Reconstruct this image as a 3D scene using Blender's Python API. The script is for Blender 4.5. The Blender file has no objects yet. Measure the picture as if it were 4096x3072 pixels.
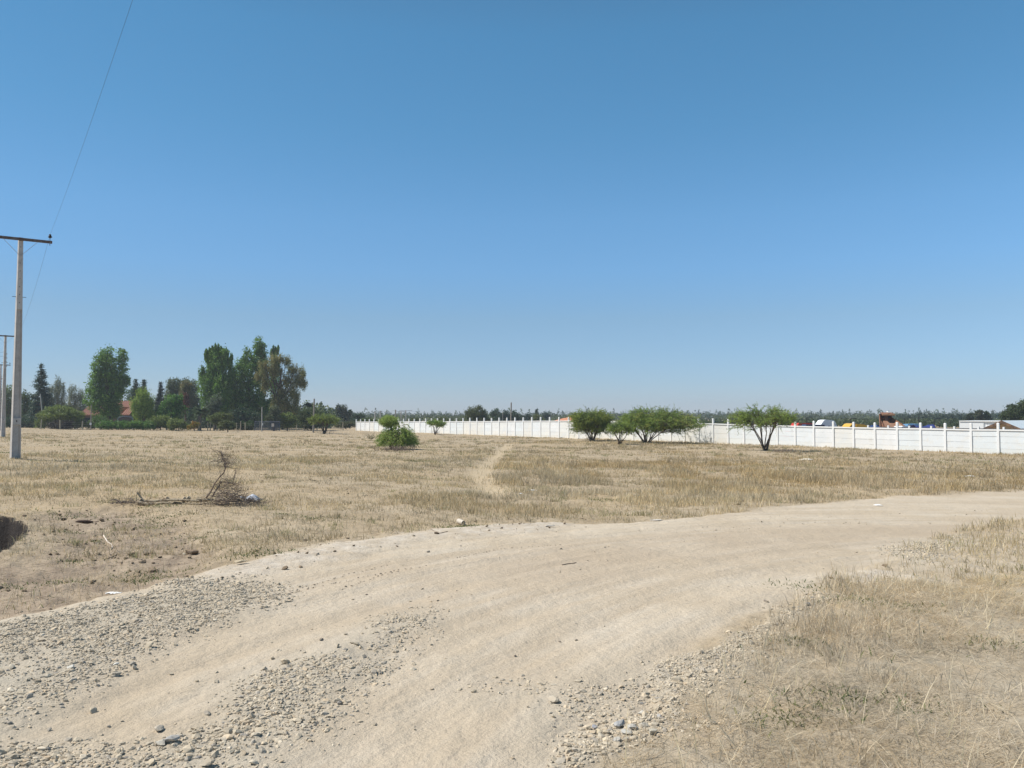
import bpy, math, random
import numpy as np
from mathutils import Vector
R = math.radians
scn = bpy.context.scene
# ------------------------------------------------------------------ camera, sky, sun, exposure
F = 3152.0                      # focal length in photograph pixels (4096 wide)
HZ = 1662.0                     # horizon row in the photograph
CAMZ = 1.95
PITCH = math.atan((HZ - 1536.0) / F)
ROLL = 0.0
cam = bpy.data.cameras.new('camera'); camo = bpy.data.objects.new('camera', cam)
scn.collection.objects.link(camo); scn.camera = camo
cam.sensor_width = 36.0; cam.lens = 36.0 * F / 4096.0
cam.clip_start = 0.05; cam.clip_end = 9000
camo.location = (0, 0, CAMZ); camo.rotation_euler = (R(90) + PITCH, ROLL, 0)
SUN = Vector((-0.63, 0.05, 0.77)).normalized()
SUN_EL = math.asin(SUN.z); SUN_AZ = math.atan2(SUN.x, SUN.y)      # clockwise from +Y
w = bpy.data.worlds.new('World'); scn.world = w; w.use_nodes = True
nt = w.node_tree; bg = nt.nodes['Background']
sky = nt.nodes.new('ShaderNodeTexSky'); sky.sky_type = 'NISHITA'; sky.sun_disc = False
sky.sun_elevation = SUN_EL; sky.sun_rotation = SUN_AZ
sky.altitude = 0; sky.air_density = 1.0; sky.dust_density = 0.0; sky.ozone_density = 6.0
tcw = nt.nodes.new('ShaderNodeTexCoord'); sxyz = nt.nodes.new('ShaderNodeSeparateXYZ'); nt.links.new(tcw.outputs['Generated'], sxyz.inputs[0])
rmp = nt.nodes.new('ShaderNodeValToRGB'); rmp.color_ramp.interpolation = 'B_SPLINE' if False else 'LINEAR'
SK = [(0.0, (.74, .84, 1.17)), (.04, (.79, .91, 1.15)), (.12, (.98, 1.06, 1.10)), (.18, (1.0, 1.24, 1.31)), (.24, (1.02, 1.34, 1.37)), (.34, (.90, 1.37, 1.34)), (.44, (.86, 1.40, 1.34)), (.6, (.85, 1.1, .95)), (1.0, (.85, 1.0, .8))]
while len(rmp.color_ramp.elements) < len(SK): rmp.color_ramp.elements.new(.5)
for e_, (p_, c_) in zip(rmp.color_ramp.elements, SK): e_.position = p_; e_.color = (*[q_ * .5 for q_ in c_], 1)
nt.links.new(sxyz.outputs[2], rmp.inputs[0])
mul_ = nt.nodes.new('ShaderNodeMix'); mul_.data_type = 'RGBA'; mul_.blend_type = 'MULTIPLY'; mul_.inputs[0].default_value = 1; mul_.clamp_result = False
nt.links.new(sky.outputs[0], mul_.inputs[6]); nt.links.new(rmp.outputs[0], mul_.inputs[7])
mrx = nt.nodes.new('ShaderNodeMapRange'); nt.links.new(sxyz.outputs[0], mrx.inputs[0])
for i_, v_ in enumerate((-.6, .6, .80, 1.08)): mrx.inputs[i_ + 1].default_value = v_
vm_ = nt.nodes.new('ShaderNodeVectorMath'); vm_.operation = 'SCALE'; nt.links.new(mul_.outputs[2], vm_.inputs[0]); nt.links.new(mrx.outputs[0], vm_.inputs['Scale'])
nt.links.new(vm_.outputs[0], bg.inputs['Color'])
bg.inputs['Strength'].default_value = 0.162
sl = bpy.data.lights.new('sun', 'SUN'); slo = bpy.data.objects.new('sun', sl); scn.collection.objects.link(slo)
sl.energy = 4.9; sl.angle = R(0.53); sl.color = (1.0, 0.945, 0.865)
slo.rotation_euler = SUN.to_track_quat('Z', 'Y').to_euler(); slo.location = (-20, -10, 40)
scn.view_settings.view_transform = 'Standard'; scn.view_settings.look = 'None'
scn.view_settings.gamma = 1.0; scn.view_settings.use_curve_mapping = False
scn.view_settings.exposure = 0.34
scn.cycles.volume_bounces = 0; scn.cycles.max_bounces = 6
COL = scn.collection
rng = np.random.default_rng(7); random.seed(7)

# ------------------------------------------------------------------ measuring: photograph pixel -> world
def ray(u, v):
    a, c = (u - 2048.0) / F, (1536.0 - v) / F
    cp, sp = math.cos(PITCH), math.sin(PITCH)
    return Vector((a, cp - c * sp, sp + c * cp))
def at(u, v, D):
    d = ray(u, v); return Vector((0, 0, CAMZ)) + d * (D / d.y)

def hsh(ix, iy, s):
    h = (ix.astype(np.int64) * 374761393 + iy.astype(np.int64) * 668265263 + s * 1274126177) & 0xffffffff
    h = ((h ^ (h >> 13)) * 1274126177) & 0xffffffff
    h = ((h ^ (h >> 16)) * 2246822519) & 0xffffffff
    return ((h ^ (h >> 15)) & 0xffffff) / float(0xffffff)
def vn(x, y, s=0):
    x = np.asarray(x, float); y = np.asarray(y, float)
    xi, yi = np.floor(x), np.floor(y); fx, fy = x - xi, y - yi
    fx = fx * fx * (3 - 2 * fx); fy = fy * fy * (3 - 2 * fy)
    a, b, c, d = hsh(xi, yi, s), hsh(xi + 1, yi, s), hsh(xi, yi + 1, s), hsh(xi + 1, yi + 1, s)
    return (a * (1 - fx) + b * fx) * (1 - fy) + (c * (1 - fx) + d * fx) * fy
def fbm(x, y, s=0, o=4):
    t = 0; a = 0.5; n = 0
    for k in range(o):
        t = t + a * vn(x * 2 ** k + 17.3 * k, y * 2 ** k - 9.1 * k, s + k); n += a; a *= 0.5
    return t / n                                    # 0..1
def sstep(a, b, x):
    t = np.clip((x - a) / (b - a), 0, 1); return t * t * (3 - 2 * t)

def gbase(x, y):
    s = y * 0.75 + x * 0.9
    sp = np.where(s - 8 > 30, s - 8, np.log1p(np.exp(np.clip((s - 8) / 3.0, -30, 30))) * 3.0)
    return -1.3 * (1 - np.exp(-sp / 45.0))
def wp(u, v):                                        # pixel on the ground -> x, y
    D = 10.0
    for _ in range(60):
        p = at(u, v, D); z = float(gbase(np.array(p.x), np.array(p.y)))
        D2 = (z - CAMZ) / (ray(u, v).z / ray(u, v).y); D = 0.5 * D + 0.5 * D2
    return (at(u, v, D).x, D)
def poly(pts): return np.array([wp(*p) for p in pts])
def sdf(P, x, y):                                    # signed distance, positive inside
    d = np.full(x.shape, 1e9); ins = np.zeros(x.shape, bool); n = len(P)
    for i in range(n):
        ax, ay = P[i]; bx, by = P[(i + 1) % n]
        ex, ey = bx - ax, by - ay; L = ex * ex + ey * ey + 1e-12
        t = np.clip(((x - ax) * ex + (y - ay) * ey) / L, 0, 1)
        d = np.minimum(d, np.hypot(x - ax - t * ex, y - ay - t * ey))
        c = (ay > y) != (by > y)
        ins ^= c & (x < (bx - ax) * (y - ay) / (by - ay + 1e-12) + ax)
    return np.where(ins, d, -d)

P_ROAD = np.vstack([[[-9, -3]], [[-9, 5.2]], poly([(-300, 2545), (0, 2470), (350, 2385), (700, 2320), (900, 2270), (1300, 2185), (1700, 2115), (2180, 2095),
    (2600, 2085), (3000, 2040), (3500, 1990), (4096, 1962), (4600, 1945), (4600, 2040), (4096, 2085), (3850, 2120), (3700, 2190), (3480, 2270), (3350, 2330), (3150, 2420), (2900, 2540), (2720, 2650),
    (2660, 2790), (2680, 2890), (2480, 2950), (2330, 3072)]), [[1.0, 3.0]], [[0.9, -3]]])
P_G = {
 'a': poly([(-250, 2580), (0, 2500), (330, 2415), (600, 2370), (1060, 2345), (1090, 2395), (820, 2480), (600, 2560), (460, 2700), (250, 2860), (0, 2960), (-300, 3000)]),
 'b': poly([(850, 2800), (870, 2730), (1200, 2630), (1350, 2545), (1500, 2480), (1715, 2465), (1690, 2520), (1520, 2640), (1420, 2740), (1290, 2880), (1120, 3000), (980, 3120), (450, 3120), (640, 3000), (880, 2880)]),
 'c': poly([(-300, 3200), (-250, 3010), (0, 2990), (270, 2985), (420, 3200)]),
 'd': poly([(3345, 2385), (3335, 2440), (3050, 2562), (2865, 2662), (2745, 2782), (2630, 2795), (2635, 2735), (2800, 2615), (3000, 2505), (3180, 2415)]),
 'h': poly([(2745, 2785), (2760, 2892), (2500, 2972), (2370, 3090), (2190, 3120), (2175, 2985), (2330, 2925), (2480, 2880), (2620, 2855), (2645, 2785)]),
 'i': poly([(2090, 2790), (2300, 2735), (2650, 2680), (2660, 2780), (2500, 2850), (2280, 2905), (2180, 2990), (2110, 2880)]),
 'e': poly([(3560, 2200), (3700, 2160), (3850, 2150), (3810, 2200), (3700, 2250), (3640, 2240)]),
 'f': poly([(1850, 2830), (1960, 2780), (2180, 2770), (2200, 2800), (1950, 2825)]),
 'g': poly([(680, 2330), (1000, 2330), (1080, 2390), (840, 2440), (620, 2440)]),
}
P_CLAY = poly([(120, 2060), (300, 2035), (500, 2030), (740, 2090), (850, 2180), (830, 2290), (640, 2345), (330, 2440), (0, 2530), (-300, 2590), (-300, 2260), (130, 2225), (200, 2140)])
P_PALE = poly([(620, 2350), (900, 2262), (1300, 2178), (1700, 2112), (2180, 2082), (2300, 2100), (2100, 2140), (1700, 2160), (1300, 2250), (900, 2330)])
P_PALE2 = poly([(3330, 2310), (3500, 2290), (3850, 2320), (3800, 2350), (3420, 2345)])
P_WASTE = poly([(3400, 2330), (3600, 2210), (3880, 2130), (4096, 2085), (4500, 2050), (4500, 2300), (4096, 2300), (3800, 2330)])
P_VERGE = np.vstack([poly([(3350, 2400), (3500, 2350), (3800, 2335), (4500, 2290)]), [[14, 4], [14, -2], [1.0, -2]], poly([(2400, 3072), (2560, 2960), (2750, 2880), (2720, 2780), (2840, 2670), (3100, 2530)])])
PATHPTS = [wp(*p) for p in [(2035, 1775), (2010, 1800), (1985, 1830), (1935, 1870), (1915, 1895), (1930, 1925), (1965, 1960), (2000, 1995)]]
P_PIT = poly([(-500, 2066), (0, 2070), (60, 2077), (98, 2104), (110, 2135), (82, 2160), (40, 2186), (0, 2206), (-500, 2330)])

def pathdist(x, y):
    d = np.full(x.shape, 1e9)
    for (ax, ay), (bx, by) in zip(PATHPTS[:-1], PATHPTS[1:]):
        ex, ey = bx - ax, by - ay; t = np.clip(((x - ax) * ex + (y - ay) * ey) / (ex * ex + ey * ey), 0, 1)
        d = np.minimum(d, np.hypot(x - ax - t * ex, y - ay - t * ey))
    return d
def fields(x, y):
    x = np.asarray(x, float); y = np.asarray(y, float)
    shp = x.shape; x = x.ravel(); y = y.ravel()
    m = {}; near = (np.hypot(x, y) < 60)
    xn, yn = x[near], y[near]
    wob = (fbm(xn * 1.3, yn * 1.3, 3) - .5) * 0.9 + (fbm(xn * 6, yn * 6, 5, 3) - .5) * 0.25
    def put(P, a, b):
        o = np.zeros(x.shape); o[near] = sstep(a, b, sdf(P, xn, yn) + wob * .6); return o
    m['road'] = put(P_ROAD, -0.22, 0.22)
    g = np.zeros(x.shape)
    for k, P in P_G.items():
        g = np.maximum(g, put(P, -0.22, 0.16) if k in 'dh' else put(P, -0.42, 0.42) * (.62 if k == 'i' else 1))
    m['gravel'] = g
    m['clay'] = put(P_CLAY, -0.4, 0.5) * (1 - m['road'])
    m['pale'] = np.maximum(put(P_PALE, -0.2, 0.3), put(P_PALE2, -.15, .2))
    m['waste'] = put(P_WASTE, -0.3, 0.3)
    m['verge'] = put(P_VERGE, -0.35, 0.35) * sstep(.25, .5, fbm(x * 1.1, y * 1.1, 131) + .16) * (1 - m['waste'] * .6) * (1 - .75 * m['gravel'])
    wp_ = (fbm(x * .8, y * .8, 11) - .5) * 1.1
    m['path'] = 1 - sstep(.15, .8, pathdist(x, y) + wp_ * .6)
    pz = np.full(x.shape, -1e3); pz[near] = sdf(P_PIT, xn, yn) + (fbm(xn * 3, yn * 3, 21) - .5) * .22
    m['pit'] = sstep(.0, .10, pz); m['pit_shade'] = sstep(-.06, -.01, pz)
    rad = np.hypot(x - 13, y + 1); m['rad'] = rad; m['along'] = np.arctan2(y + 1, 13 - x) * 17
    return {k: a.reshape(shp) for k, a in m.items()}
def G(x, y, m=None):
    x = np.asarray(x, float); y = np.asarray(y, float)
    if m is None: m = fields(x, y)
    r = np.hypot(x, y)
    z = gbase(x, y)
    soft = (1 - m['road']) * (1 - m['gravel'] * .8)
    fade = 1 / (1 + (r / 70.0) ** 2)
    z = z + soft * ((fbm(x * .35, y * .35, 31) - .5) * .22 * sstep(6, 20, r) + (fbm(x * 1.7, y * 1.7, 33) - .5) * .10 * fade)
    z = z + (fbm(x * 6, y * 6, 35, 3) - .5) * (.015 + .05 * m['clay'] + .02 * soft) * sstep(60, 10, r)
    rut = (vn(m['rad'] * 2.1, m['along'] * .12, 41) - .5) * .045 + (vn(m['rad'] * 5.5, m['along'] * .1, 43) - .5) * .024 + (vn(m['rad'] * 17, m['along'] * .9, 45) - .5) * .007
    z = z + m['road'] * (1 - m['gravel'] * .7) * (rut * np.where(r < 30, 1, 0) + (fbm(x * 3, y * 3, 47, 4) - .5) * .03)
    z = z + m['gravel'] * .03 + (fbm(x * 5, y * 5, 49) - .5) * .05 * m['gravel'] + m['pale'] * .03
    z = z - m['clay'] * .10 + m['verge'] * .04 - m['path'] * .05
    return z - m['pit'] * 1.5
def g1(x, y): return float(G(np.array([x]), np.array([y]))[0])

# ------------------------------------------------------------------ mesh and naming helpers
class MB:
    def __init__(s): s.V = []; s.n = 0; s.F = {}; s.C = []; s.hasc = False
    def add(s, V, faces, col=None):
        V = np.asarray(V, float).reshape(-1, 3)
        for f in faces:
            f = np.atleast_2d(np.asarray(f, int)); s.F.setdefault(f.shape[1], []).append(f + s.n)
        s.V.append(V)
        if col is not None: s.hasc = True
        c = np.ones((len(V), 4)) * .5
        if col is not None:
            col = np.asarray(col, float)
            c[:, :3] = col if col.ndim == 2 else col[None, :3]
        c[:, 3] = 1; s.C.append(c); s.n += len(V)
    def hexa(s, b, t, col=None):                     # four bottom points, four top points (counter-clockwise)
        s.add(list(b) + list(t), [[(3, 2, 1, 0), (4, 5, 6, 7), (0, 1, 5, 4), (1, 2, 6, 5), (2, 3, 7, 6), (3, 0, 4, 7)]], col)
    def box(s, c, d, rz=0, col=None):
        c = Vector(c); ca, sa = math.cos(rz), math.sin(rz)
        q = []
        for sz in (-1, 1):
            for sx, sy in ((-1, -1), (1, -1), (1, 1), (-1, 1)):
                x, y = sx * d[0] / 2, sy * d[1] / 2
                q.append((c.x + x * ca - y * sa, c.y + x * sa + y * ca, c.z + sz * d[2] / 2))
        s.hexa(q[:4], q[4:], col)
    def beam(s, p0, p1, wd, h, up=(0, 0, 1), col=None):
        p0, p1 = Vector(p0), Vector(p1); a = (p1 - p0).normalized(); u = Vector(up)
        sd = a.cross(u)
        if sd.length < 1e-4: sd = Vector((1, 0, 0))
        sd = sd.normalized() * wd / 2; u = sd.cross(a).normalized() * h / 2
        s.hexa([p0 - sd - u, p1 - sd - u, p1 + sd - u, p0 + sd - u][::-1] if False else [p0 + sd - u, p1 + sd - u, p1 - sd - u, p0 - sd - u], [p0 + sd + u, p1 + sd + u, p1 - sd + u, p0 - sd + u], col)
    def tube(s, pts, rad, n=6, col=None, cap=True):
        pts = [Vector(p) for p in pts]; m = len(pts)
        if not hasattr(rad, '__len__'): rad = [rad] * m
        V = []; pr = None
        for i, p in enumerate(pts):
            t = (pts[min(i + 1, m - 1)] - pts[max(i - 1, 0)])
            t = t.normalized() if t.length > 1e-9 else Vector((0, 0, 1))
            if pr is None:
                pr = t.orthogonal().normalized()
            pr = (pr - t * pr.dot(t)); pr = pr.normalized() if pr.length > 1e-6 else t.orthogonal().normalized()
            b = t.cross(pr)
            for k in range(n):
                a = 2 * math.pi * k / n; V.append(p + (pr * math.cos(a) + b * math.sin(a)) * rad[i])
        f = [(i * n + k, i * n + (k + 1) % n, (i + 1) * n + (k + 1) % n, (i + 1) * n + k) for i in range(m - 1) for k in range(n)]
        fs = [f]
        if cap: fs += [[tuple(range(n))[::-1]], [tuple((m - 1) * n + k for k in range(n))]]
        s.add(V, fs, col)
    def lathe(s, c, prof, n=12, col=None):           # prof: (radius, z)
        c = Vector(c); V = [(c.x + r * math.cos(2 * math.pi * k / n), c.y + r * math.sin(2 * math.pi * k / n), c.z + z) for r, z in prof for k in range(n)]
        m = len(prof)
        s.add(V, [[(i * n + k, i * n + (k + 1) % n, (i + 1) * n + (k + 1) % n, (i + 1) * n + k) for i in range(m - 1) for k in range(n)],
                  [tuple(range(n))[::-1]], [tuple((m - 1) * n + k for k in range(n))]], col)
    def prism(s, prof, O, ax, ay, az, depth, col=None):   # profile in the ax/ay plane, pushed along az
        O, ax, ay, az = Vector(O), Vector(ax), Vector(ay), Vector(az)
        n = len(prof); V = [O + ax * p[0] + ay * p[1] for p in prof] + [O + ax * p[0] + ay * p[1] + az * depth for p in prof]
        s.add(V, [[tuple(range(n))], [tuple(range(n, 2 * n))[::-1]], [(i + n, (i + 1) % n + n, (i + 1) % n, i) for i in range(n)]], col)
    def cards(s, P, A, L, W, col):                   # many small leaf-shaped quads: centre, long axis, length, width
        N = len(P)
        if not N: return
        A = A / (np.linalg.norm(A, axis=1, keepdims=True) + 1e-9)
        q = rng.normal(size=(N, 3)); B = np.cross(A, q); B /= (np.linalg.norm(B, axis=1, keepdims=True) + 1e-9)
        L = np.broadcast_to(L, N)[:, None] * .5; W = np.broadcast_to(W, N)[:, None] * .5
        V = np.stack([P - A * L, P + B * W, P + A * L, P - B * W], 1).reshape(-1, 3)
        f = np.arange(4 * N).reshape(N, 4)
        s.add(V, [f], np.repeat(col, 4, axis=0))
    def build(s, name, mat, parent=None, smooth=False, loc=None):
        me = bpy.data.meshes.new(name)
        V = np.concatenate(s.V); me.vertices.add(len(V)); me.vertices.foreach_set('co', V.astype(np.float32).ravel())
        idx = []; tot = []
        for k, L in s.F.items():
            a = np.concatenate(L); idx.append(a.ravel()); tot.append(np.full(len(a), k))
        idx = np.concatenate(idx); tot = np.concatenate(tot)
        me.loops.add(len(idx)); me.loops.foreach_set('vertex_index', idx.astype(np.int32))
        me.polygons.add(len(tot)); st = np.concatenate([[0], np.cumsum(tot)[:-1]])
        me.polygons.foreach_set('loop_start', st.astype(np.int32)); me.polygons.foreach_set('loop_total', tot.astype(np.int32))
        me.polygons.foreach_set('use_smooth', np.full(len(tot), bool(smooth)))
        if s.hasc:
            ca = me.color_attributes.new('col', 'FLOAT_COLOR', 'POINT'); ca.data.foreach_set('color', np.concatenate(s.C).astype(np.float32).ravel())
        me.update(calc_edges=True); me.validate()
        o = bpy.data.objects.new(name, me); COL.objects.link(o); me.materials.append(mat)
        if parent: o.parent = parent
        if loc is not None: o.location = loc
        return o
def tag(o, label=None, cat=None, group=None, kind=None):
    for k, v in (('label', label), ('category', cat), ('group', group), ('kind', kind)):
        if v: o[k] = v
    return o
def thing(name, label, cat, loc, rz=0, group=None):
    o = bpy.data.objects.new(name, None); COL.objects.link(o); o.location = loc; o.rotation_euler = (0, 0, rz)
    o.empty_display_size = .2
    return tag(o, label, cat, group)

# ------------------------------------------------------------------ materials
def mat(name, base=(.5, .5, .5), rough=.8, metal=0, noise=None, bump=None, attr=False, trans=0, spec=.3):
    m = bpy.data.materials.new(name); m.use_nodes = True; n = m.node_tree.nodes; l = m.node_tree.links
    p = n['Principled BSDF']; p.inputs['Roughness'].default_value = rough; p.inputs['Metallic'].default_value = metal
    p.inputs['Specular IOR Level'].default_value = spec
    tc = n.new('ShaderNodeTexCoord'); src = None
    if attr:
        a = n.new('ShaderNodeVertexColor'); a.layer_name = 'col'; src = a.outputs[0]
    if noise:                                         # (scale, second colour, low, high) or list of them
        for (sc, c2, lo, hi, *st) in (noise if isinstance(noise, list) else [noise]):
            t = n.new('ShaderNodeTexNoise'); t.inputs['Scale'].default_value = sc; t.inputs['Detail'].default_value = 6
            if st:
                mp = n.new('ShaderNodeMapping'); mp.inputs['Scale'].default_value = st[0]; l.new(tc.outputs['Object'], mp.inputs[0]); l.new(mp.outputs[0], t.inputs[0])
            else: l.new(tc.outputs['Object'], t.inputs[0])
            r = n.new('ShaderNodeMapRange'); r.inputs[1].default_value = lo; r.inputs[2].default_value = hi; l.new(t.outputs[0], r.inputs[0])
            mx = n.new('ShaderNodeMix'); mx.data_type = 'RGBA'; l.new(r.outputs[0], mx.inputs[0])
            if src is None: mx.inputs[6].default_value = (*base, 1)
            else: l.new(src, mx.inputs[6])
            mx.inputs[7].default_value = (*c2, 1); src = mx.outputs[2]
    if src is None: p.inputs['Base Color'].default_value = (*base, 1)
    else: l.new(src, p.inputs['Base Color'])
    if bump:
        t = n.new('ShaderNodeTexNoise'); t.inputs['Scale'].default_value = bump[0]; t.inputs['Detail'].default_value = 8; l.new(tc.outputs['Object'], t.inputs[0])
        b = n.new('ShaderNodeBump'); b.inputs['Strength'].default_value = 1; b.inputs['Distance'].default_value = bump[1]
        l.new(t.outputs[0], b.inputs['Height']); l.new(b.outputs[0], p.inputs['Normal'])
    if trans:
        tr = n.new('ShaderNodeBsdfTranslucent'); ms = n.new('ShaderNodeMixShader'); ms.inputs[0].default_value = trans
        if src is not None: l.new(src, tr.inputs[0])
        else: tr.inputs[0].default_value = (*base, 1)
        l.new(p.outputs[0], ms.inputs[1]); l.new(tr.outputs[0], ms.inputs[2]); l.new(ms.outputs[0], n['Material Output'].inputs[0])
    return m
M_LEAF = mat('leaf', attr=True, rough=.5, trans=.42, spec=.3)
M_GRASS = mat('straw', attr=True, rough=.75, trans=.4, spec=.12)
M_BARK = mat('bark', (.14, .105, .08), .9, noise=(6, (.045, .032, .024), .35, .65), bump=(30, .01))
M_BARKG = mat('grey_bark', (.22, .19, .16), .9, noise=(6, (.09, .07, .055), .35, .65), bump=(30, .01))
M_DEAD = mat('dead_wood', (.36, .29, .20), .9, noise=[(9, (.10, .065, .04), .48, .62), (40, (.5, .43, .32), .5, .7)], bump=(60, .006))
M_TWIG = mat('dead_twig', (.17, .13, .105), .9, noise=(12, (.30, .24, .19), .4, .7))
M_CONC = mat('pole_concrete', (.50, .47, .44), .85, noise=[(3, (.38, .355, .335), .4, .7), (30, (.58, .56, .53), .45, .75)], bump=(60, .003))
M_WALL = mat('wall_paint', (.74, .76, .76), .85, attr=True, noise=[ (2.2, (.66, .64, .59), .54, .85), (.7, (.64, .665, .67), .5, .75), (14, (.60, .60, .57), .62, .85)], bump=(25, .004))
M_COPE = mat('coping_paint', (.74, .745, .74), .85, noise=(2, (.72, .72, .70), .45, .7))
M_WOODDK = mat('crossarm_wood', (.10, .075, .07), .85, noise=(10, (.20, .17, .16), .5, .75))
M_DARK = mat('dark_metal', (.035, .035, .04), .5, metal=.3)
M_GALV = mat('galvanised', (.38, .38, .40), .5, metal=.5)
M_POSTW = mat('fence_post_wood', (.42, .38, .29), .9, noise=(8, (.3, .26, .19), .4, .7))
M_BLACK = mat('black_rubber', (.02, .02, .02), .8)
M_GLASS = mat('dark_glass', (.03, .04, .05), .12, spec=.6)

# ------------------------------------------------------------------ ground: one polar sheet, split into ground, road, path
def ground_material():
    m = bpy.data.materials.new('earth'); m.use_nodes = True; n = m.node_tree.nodes; l = m.node_tree.links
    p = n['Principled BSDF']; p.inputs['Roughness'].default_value = .95; p.inputs['Specular IOR Level'].default_value = .1
    tc = n.new('ShaderNodeTexCoord')
    def att(nm):
        a = n.new('ShaderNodeAttribute'); a.attribute_name = nm; return a.outputs['Fac']
    def noise(sc, det=5, st=None, rough=.55):
        t = n.new('ShaderNodeTexNoise'); t.inputs['Scale'].default_value = sc; t.inputs['Detail'].default_value = det; t.inputs['Roughness'].default_value = rough
        if st:
            mp = n.new('ShaderNodeMapping'); mp.inputs['Scale'].default_value = st; l.new(tc.outputs['Object'], mp.inputs[0]); l.new(mp.outputs[0], t.inputs[0])
        else: l.new(tc.outputs['Object'], t.inputs[0])
        return t.outputs[0]
    def rng_(x, a, b, c=0, d=1):
        r = n.new('ShaderNodeMapRange'); l.new(x, r.inputs[0])
        for i, v in enumerate((a, b, c, d)): r.inputs[i + 1].default_value = v
        return r.outputs[0]
    def mul(a, b):
        q = n.new('ShaderNodeMath'); q.operation = 'MULTIPLY'
        for i, v in enumerate((a, b)):
            if isinstance(v, (int, float)): q.inputs[i].default_value = v
            else: l.new(v, q.inputs[i])
        return q.outputs[0]
    def add(a, b):
        q = n.new('ShaderNodeMath'); q.operation = 'ADD'; l.new(a, q.inputs[0]); l.new(b, q.inputs[1]); return q.outputs[0]
    def mix(f, a, b):
        x = n.new('ShaderNodeMix'); x.data_type = 'RGBA'; l.new(f, x.inputs[0]) if not isinstance(f, float) else None
        for i, v in ((6, a), (7, b)):
            if isinstance(v, tuple): x.inputs[i].default_value = (*v, 1)
            else: l.new(v, x.inputs[i])
        return x.outputs[2]
    soil = mix(rng_(noise(.9), .35, .65), (.35, .28, .195), (.43, .355, .255))
    soil = mix(rng_(noise(.13, 6), .42, .62), soil, (.40, .31, .20))
    soil = mix(rng_(noise(5, 8), .5, .72), soil, (.24, .185, .12))
    soil = mix(rng_(noise(22, 6), .55, .75), soil, (.46, .38, .26))
    soil = mix(rng_(noise(.35, 7), .48, .6, 0, .55), soil, (.31, .245, .165))
    # dirt road, streaked along the wheel tracks
    cx = n.new('ShaderNodeCombineXYZ'); l.new(att('rad'), cx.inputs[0]); l.new(att('along'), cx.inputs[1])
    def track(sr, sa, det=4):
        mp = n.new('ShaderNodeMapping'); mp.inputs['Scale'].default_value = (sr, sa, 1); l.new(cx.outputs[0], mp.inputs[0])
        t = n.new('ShaderNodeTexNoise'); t.inputs['Scale'].default_value = 1; t.inputs['Detail'].default_value = det; l.new(mp.outputs[0], t.inputs[0]); return t.outputs[0]
    road = mix(rng_(track(1.1, .1), .38, .62), (.525, .445, .34), (.435, .36, .268))
    road = mix(rng_(track(4.5, .35, 6), .42, .7), road, (.52, .455, .365))
    road = mix(rng_(noise(.5, 4), .45, .65), road, (.455, .375, .275))
    road = mix(rng_(noise(35, 6), .55, .8), road, (.36, .30, .24))
    road = mix(rng_(track(14, 1.2, 3), .6, .72, 0, .4), road, (.37, .305, .23))
    road = mix(rng_(noise(120, 3), .6, .75, 0, .6), road, (.28, .24, .19))
    road = mix(rng_(noise(9, 5), .62, .72, 0, .6), road, (.38, .32, .25))
    rr_ = att('rad')
    road = mix(mul(mul(rng_(rr_, 15.2, 16.6), rng_(rr_, 19.0, 17.4)), mul(rng_(att('along'), 8.5, 13), rng_(noise(.6, 4), .3, .6, .4, .9))), road, (.41, .335, .25))
    grav = mix(rng_(noise(60, 3), .4, .6), (.37, .33, .265), (.46, .41, .33))
    clay = mix(rng_(noise(2.5, 6), .4, .62), (.36, .29, .215), (.255, .20, .15))
    clay = mix(rng_(noise(14, 8), .52, .7), clay, (.17, .13, .095))
    pale = mix(rng_(noise(6, 6), .4, .65), (.56, .50, .42), (.44, .38, .31))
    c = mix(mul(att('clay'), rng_(noise(1.3), .3, .5, .5, 1)), soil, clay)
    c = mix(mul(att('verge'), rng_(noise(3), .35, .6, .3, 1)), c, (.385, .33, .25))
    c = mix(mul(att('path'), .65), c, (.47, .38, .255))
    c = mix(mul(att('waste'), rng_(noise(2), .4, .6, .35, .9)), c, road)
    c = mix(att('road'), c, road)
    c = mix(mul(att('pale'), rng_(noise(3.5, 6), .38, .6, .2, .9)), c, pale)
    c = mix(mul(att('gravel'), .8), c, grav)
    c = mix(att('pit_shade'), c, (.05, .042, .038))  # pit walls and floor near-black: their shade is put into the colour
    l.new(c, p.inputs['Base Color'])
    h = add(mul(noise(12, 8, rough=.65), .03), mul(noise(70, 4), .006))
    h = add(h, mul(mul(track(7, .35, 3), att('road')), .012))
    b = n.new('ShaderNodeBump'); b.inputs['Strength'].default_value = 1; b.inputs['Distance'].default_value = 1.0
    l.new(h, b.inputs['Height']); l.new(b.outputs[0], p.inputs['Normal'])
    return m
M_EARTH = ground_material()
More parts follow.
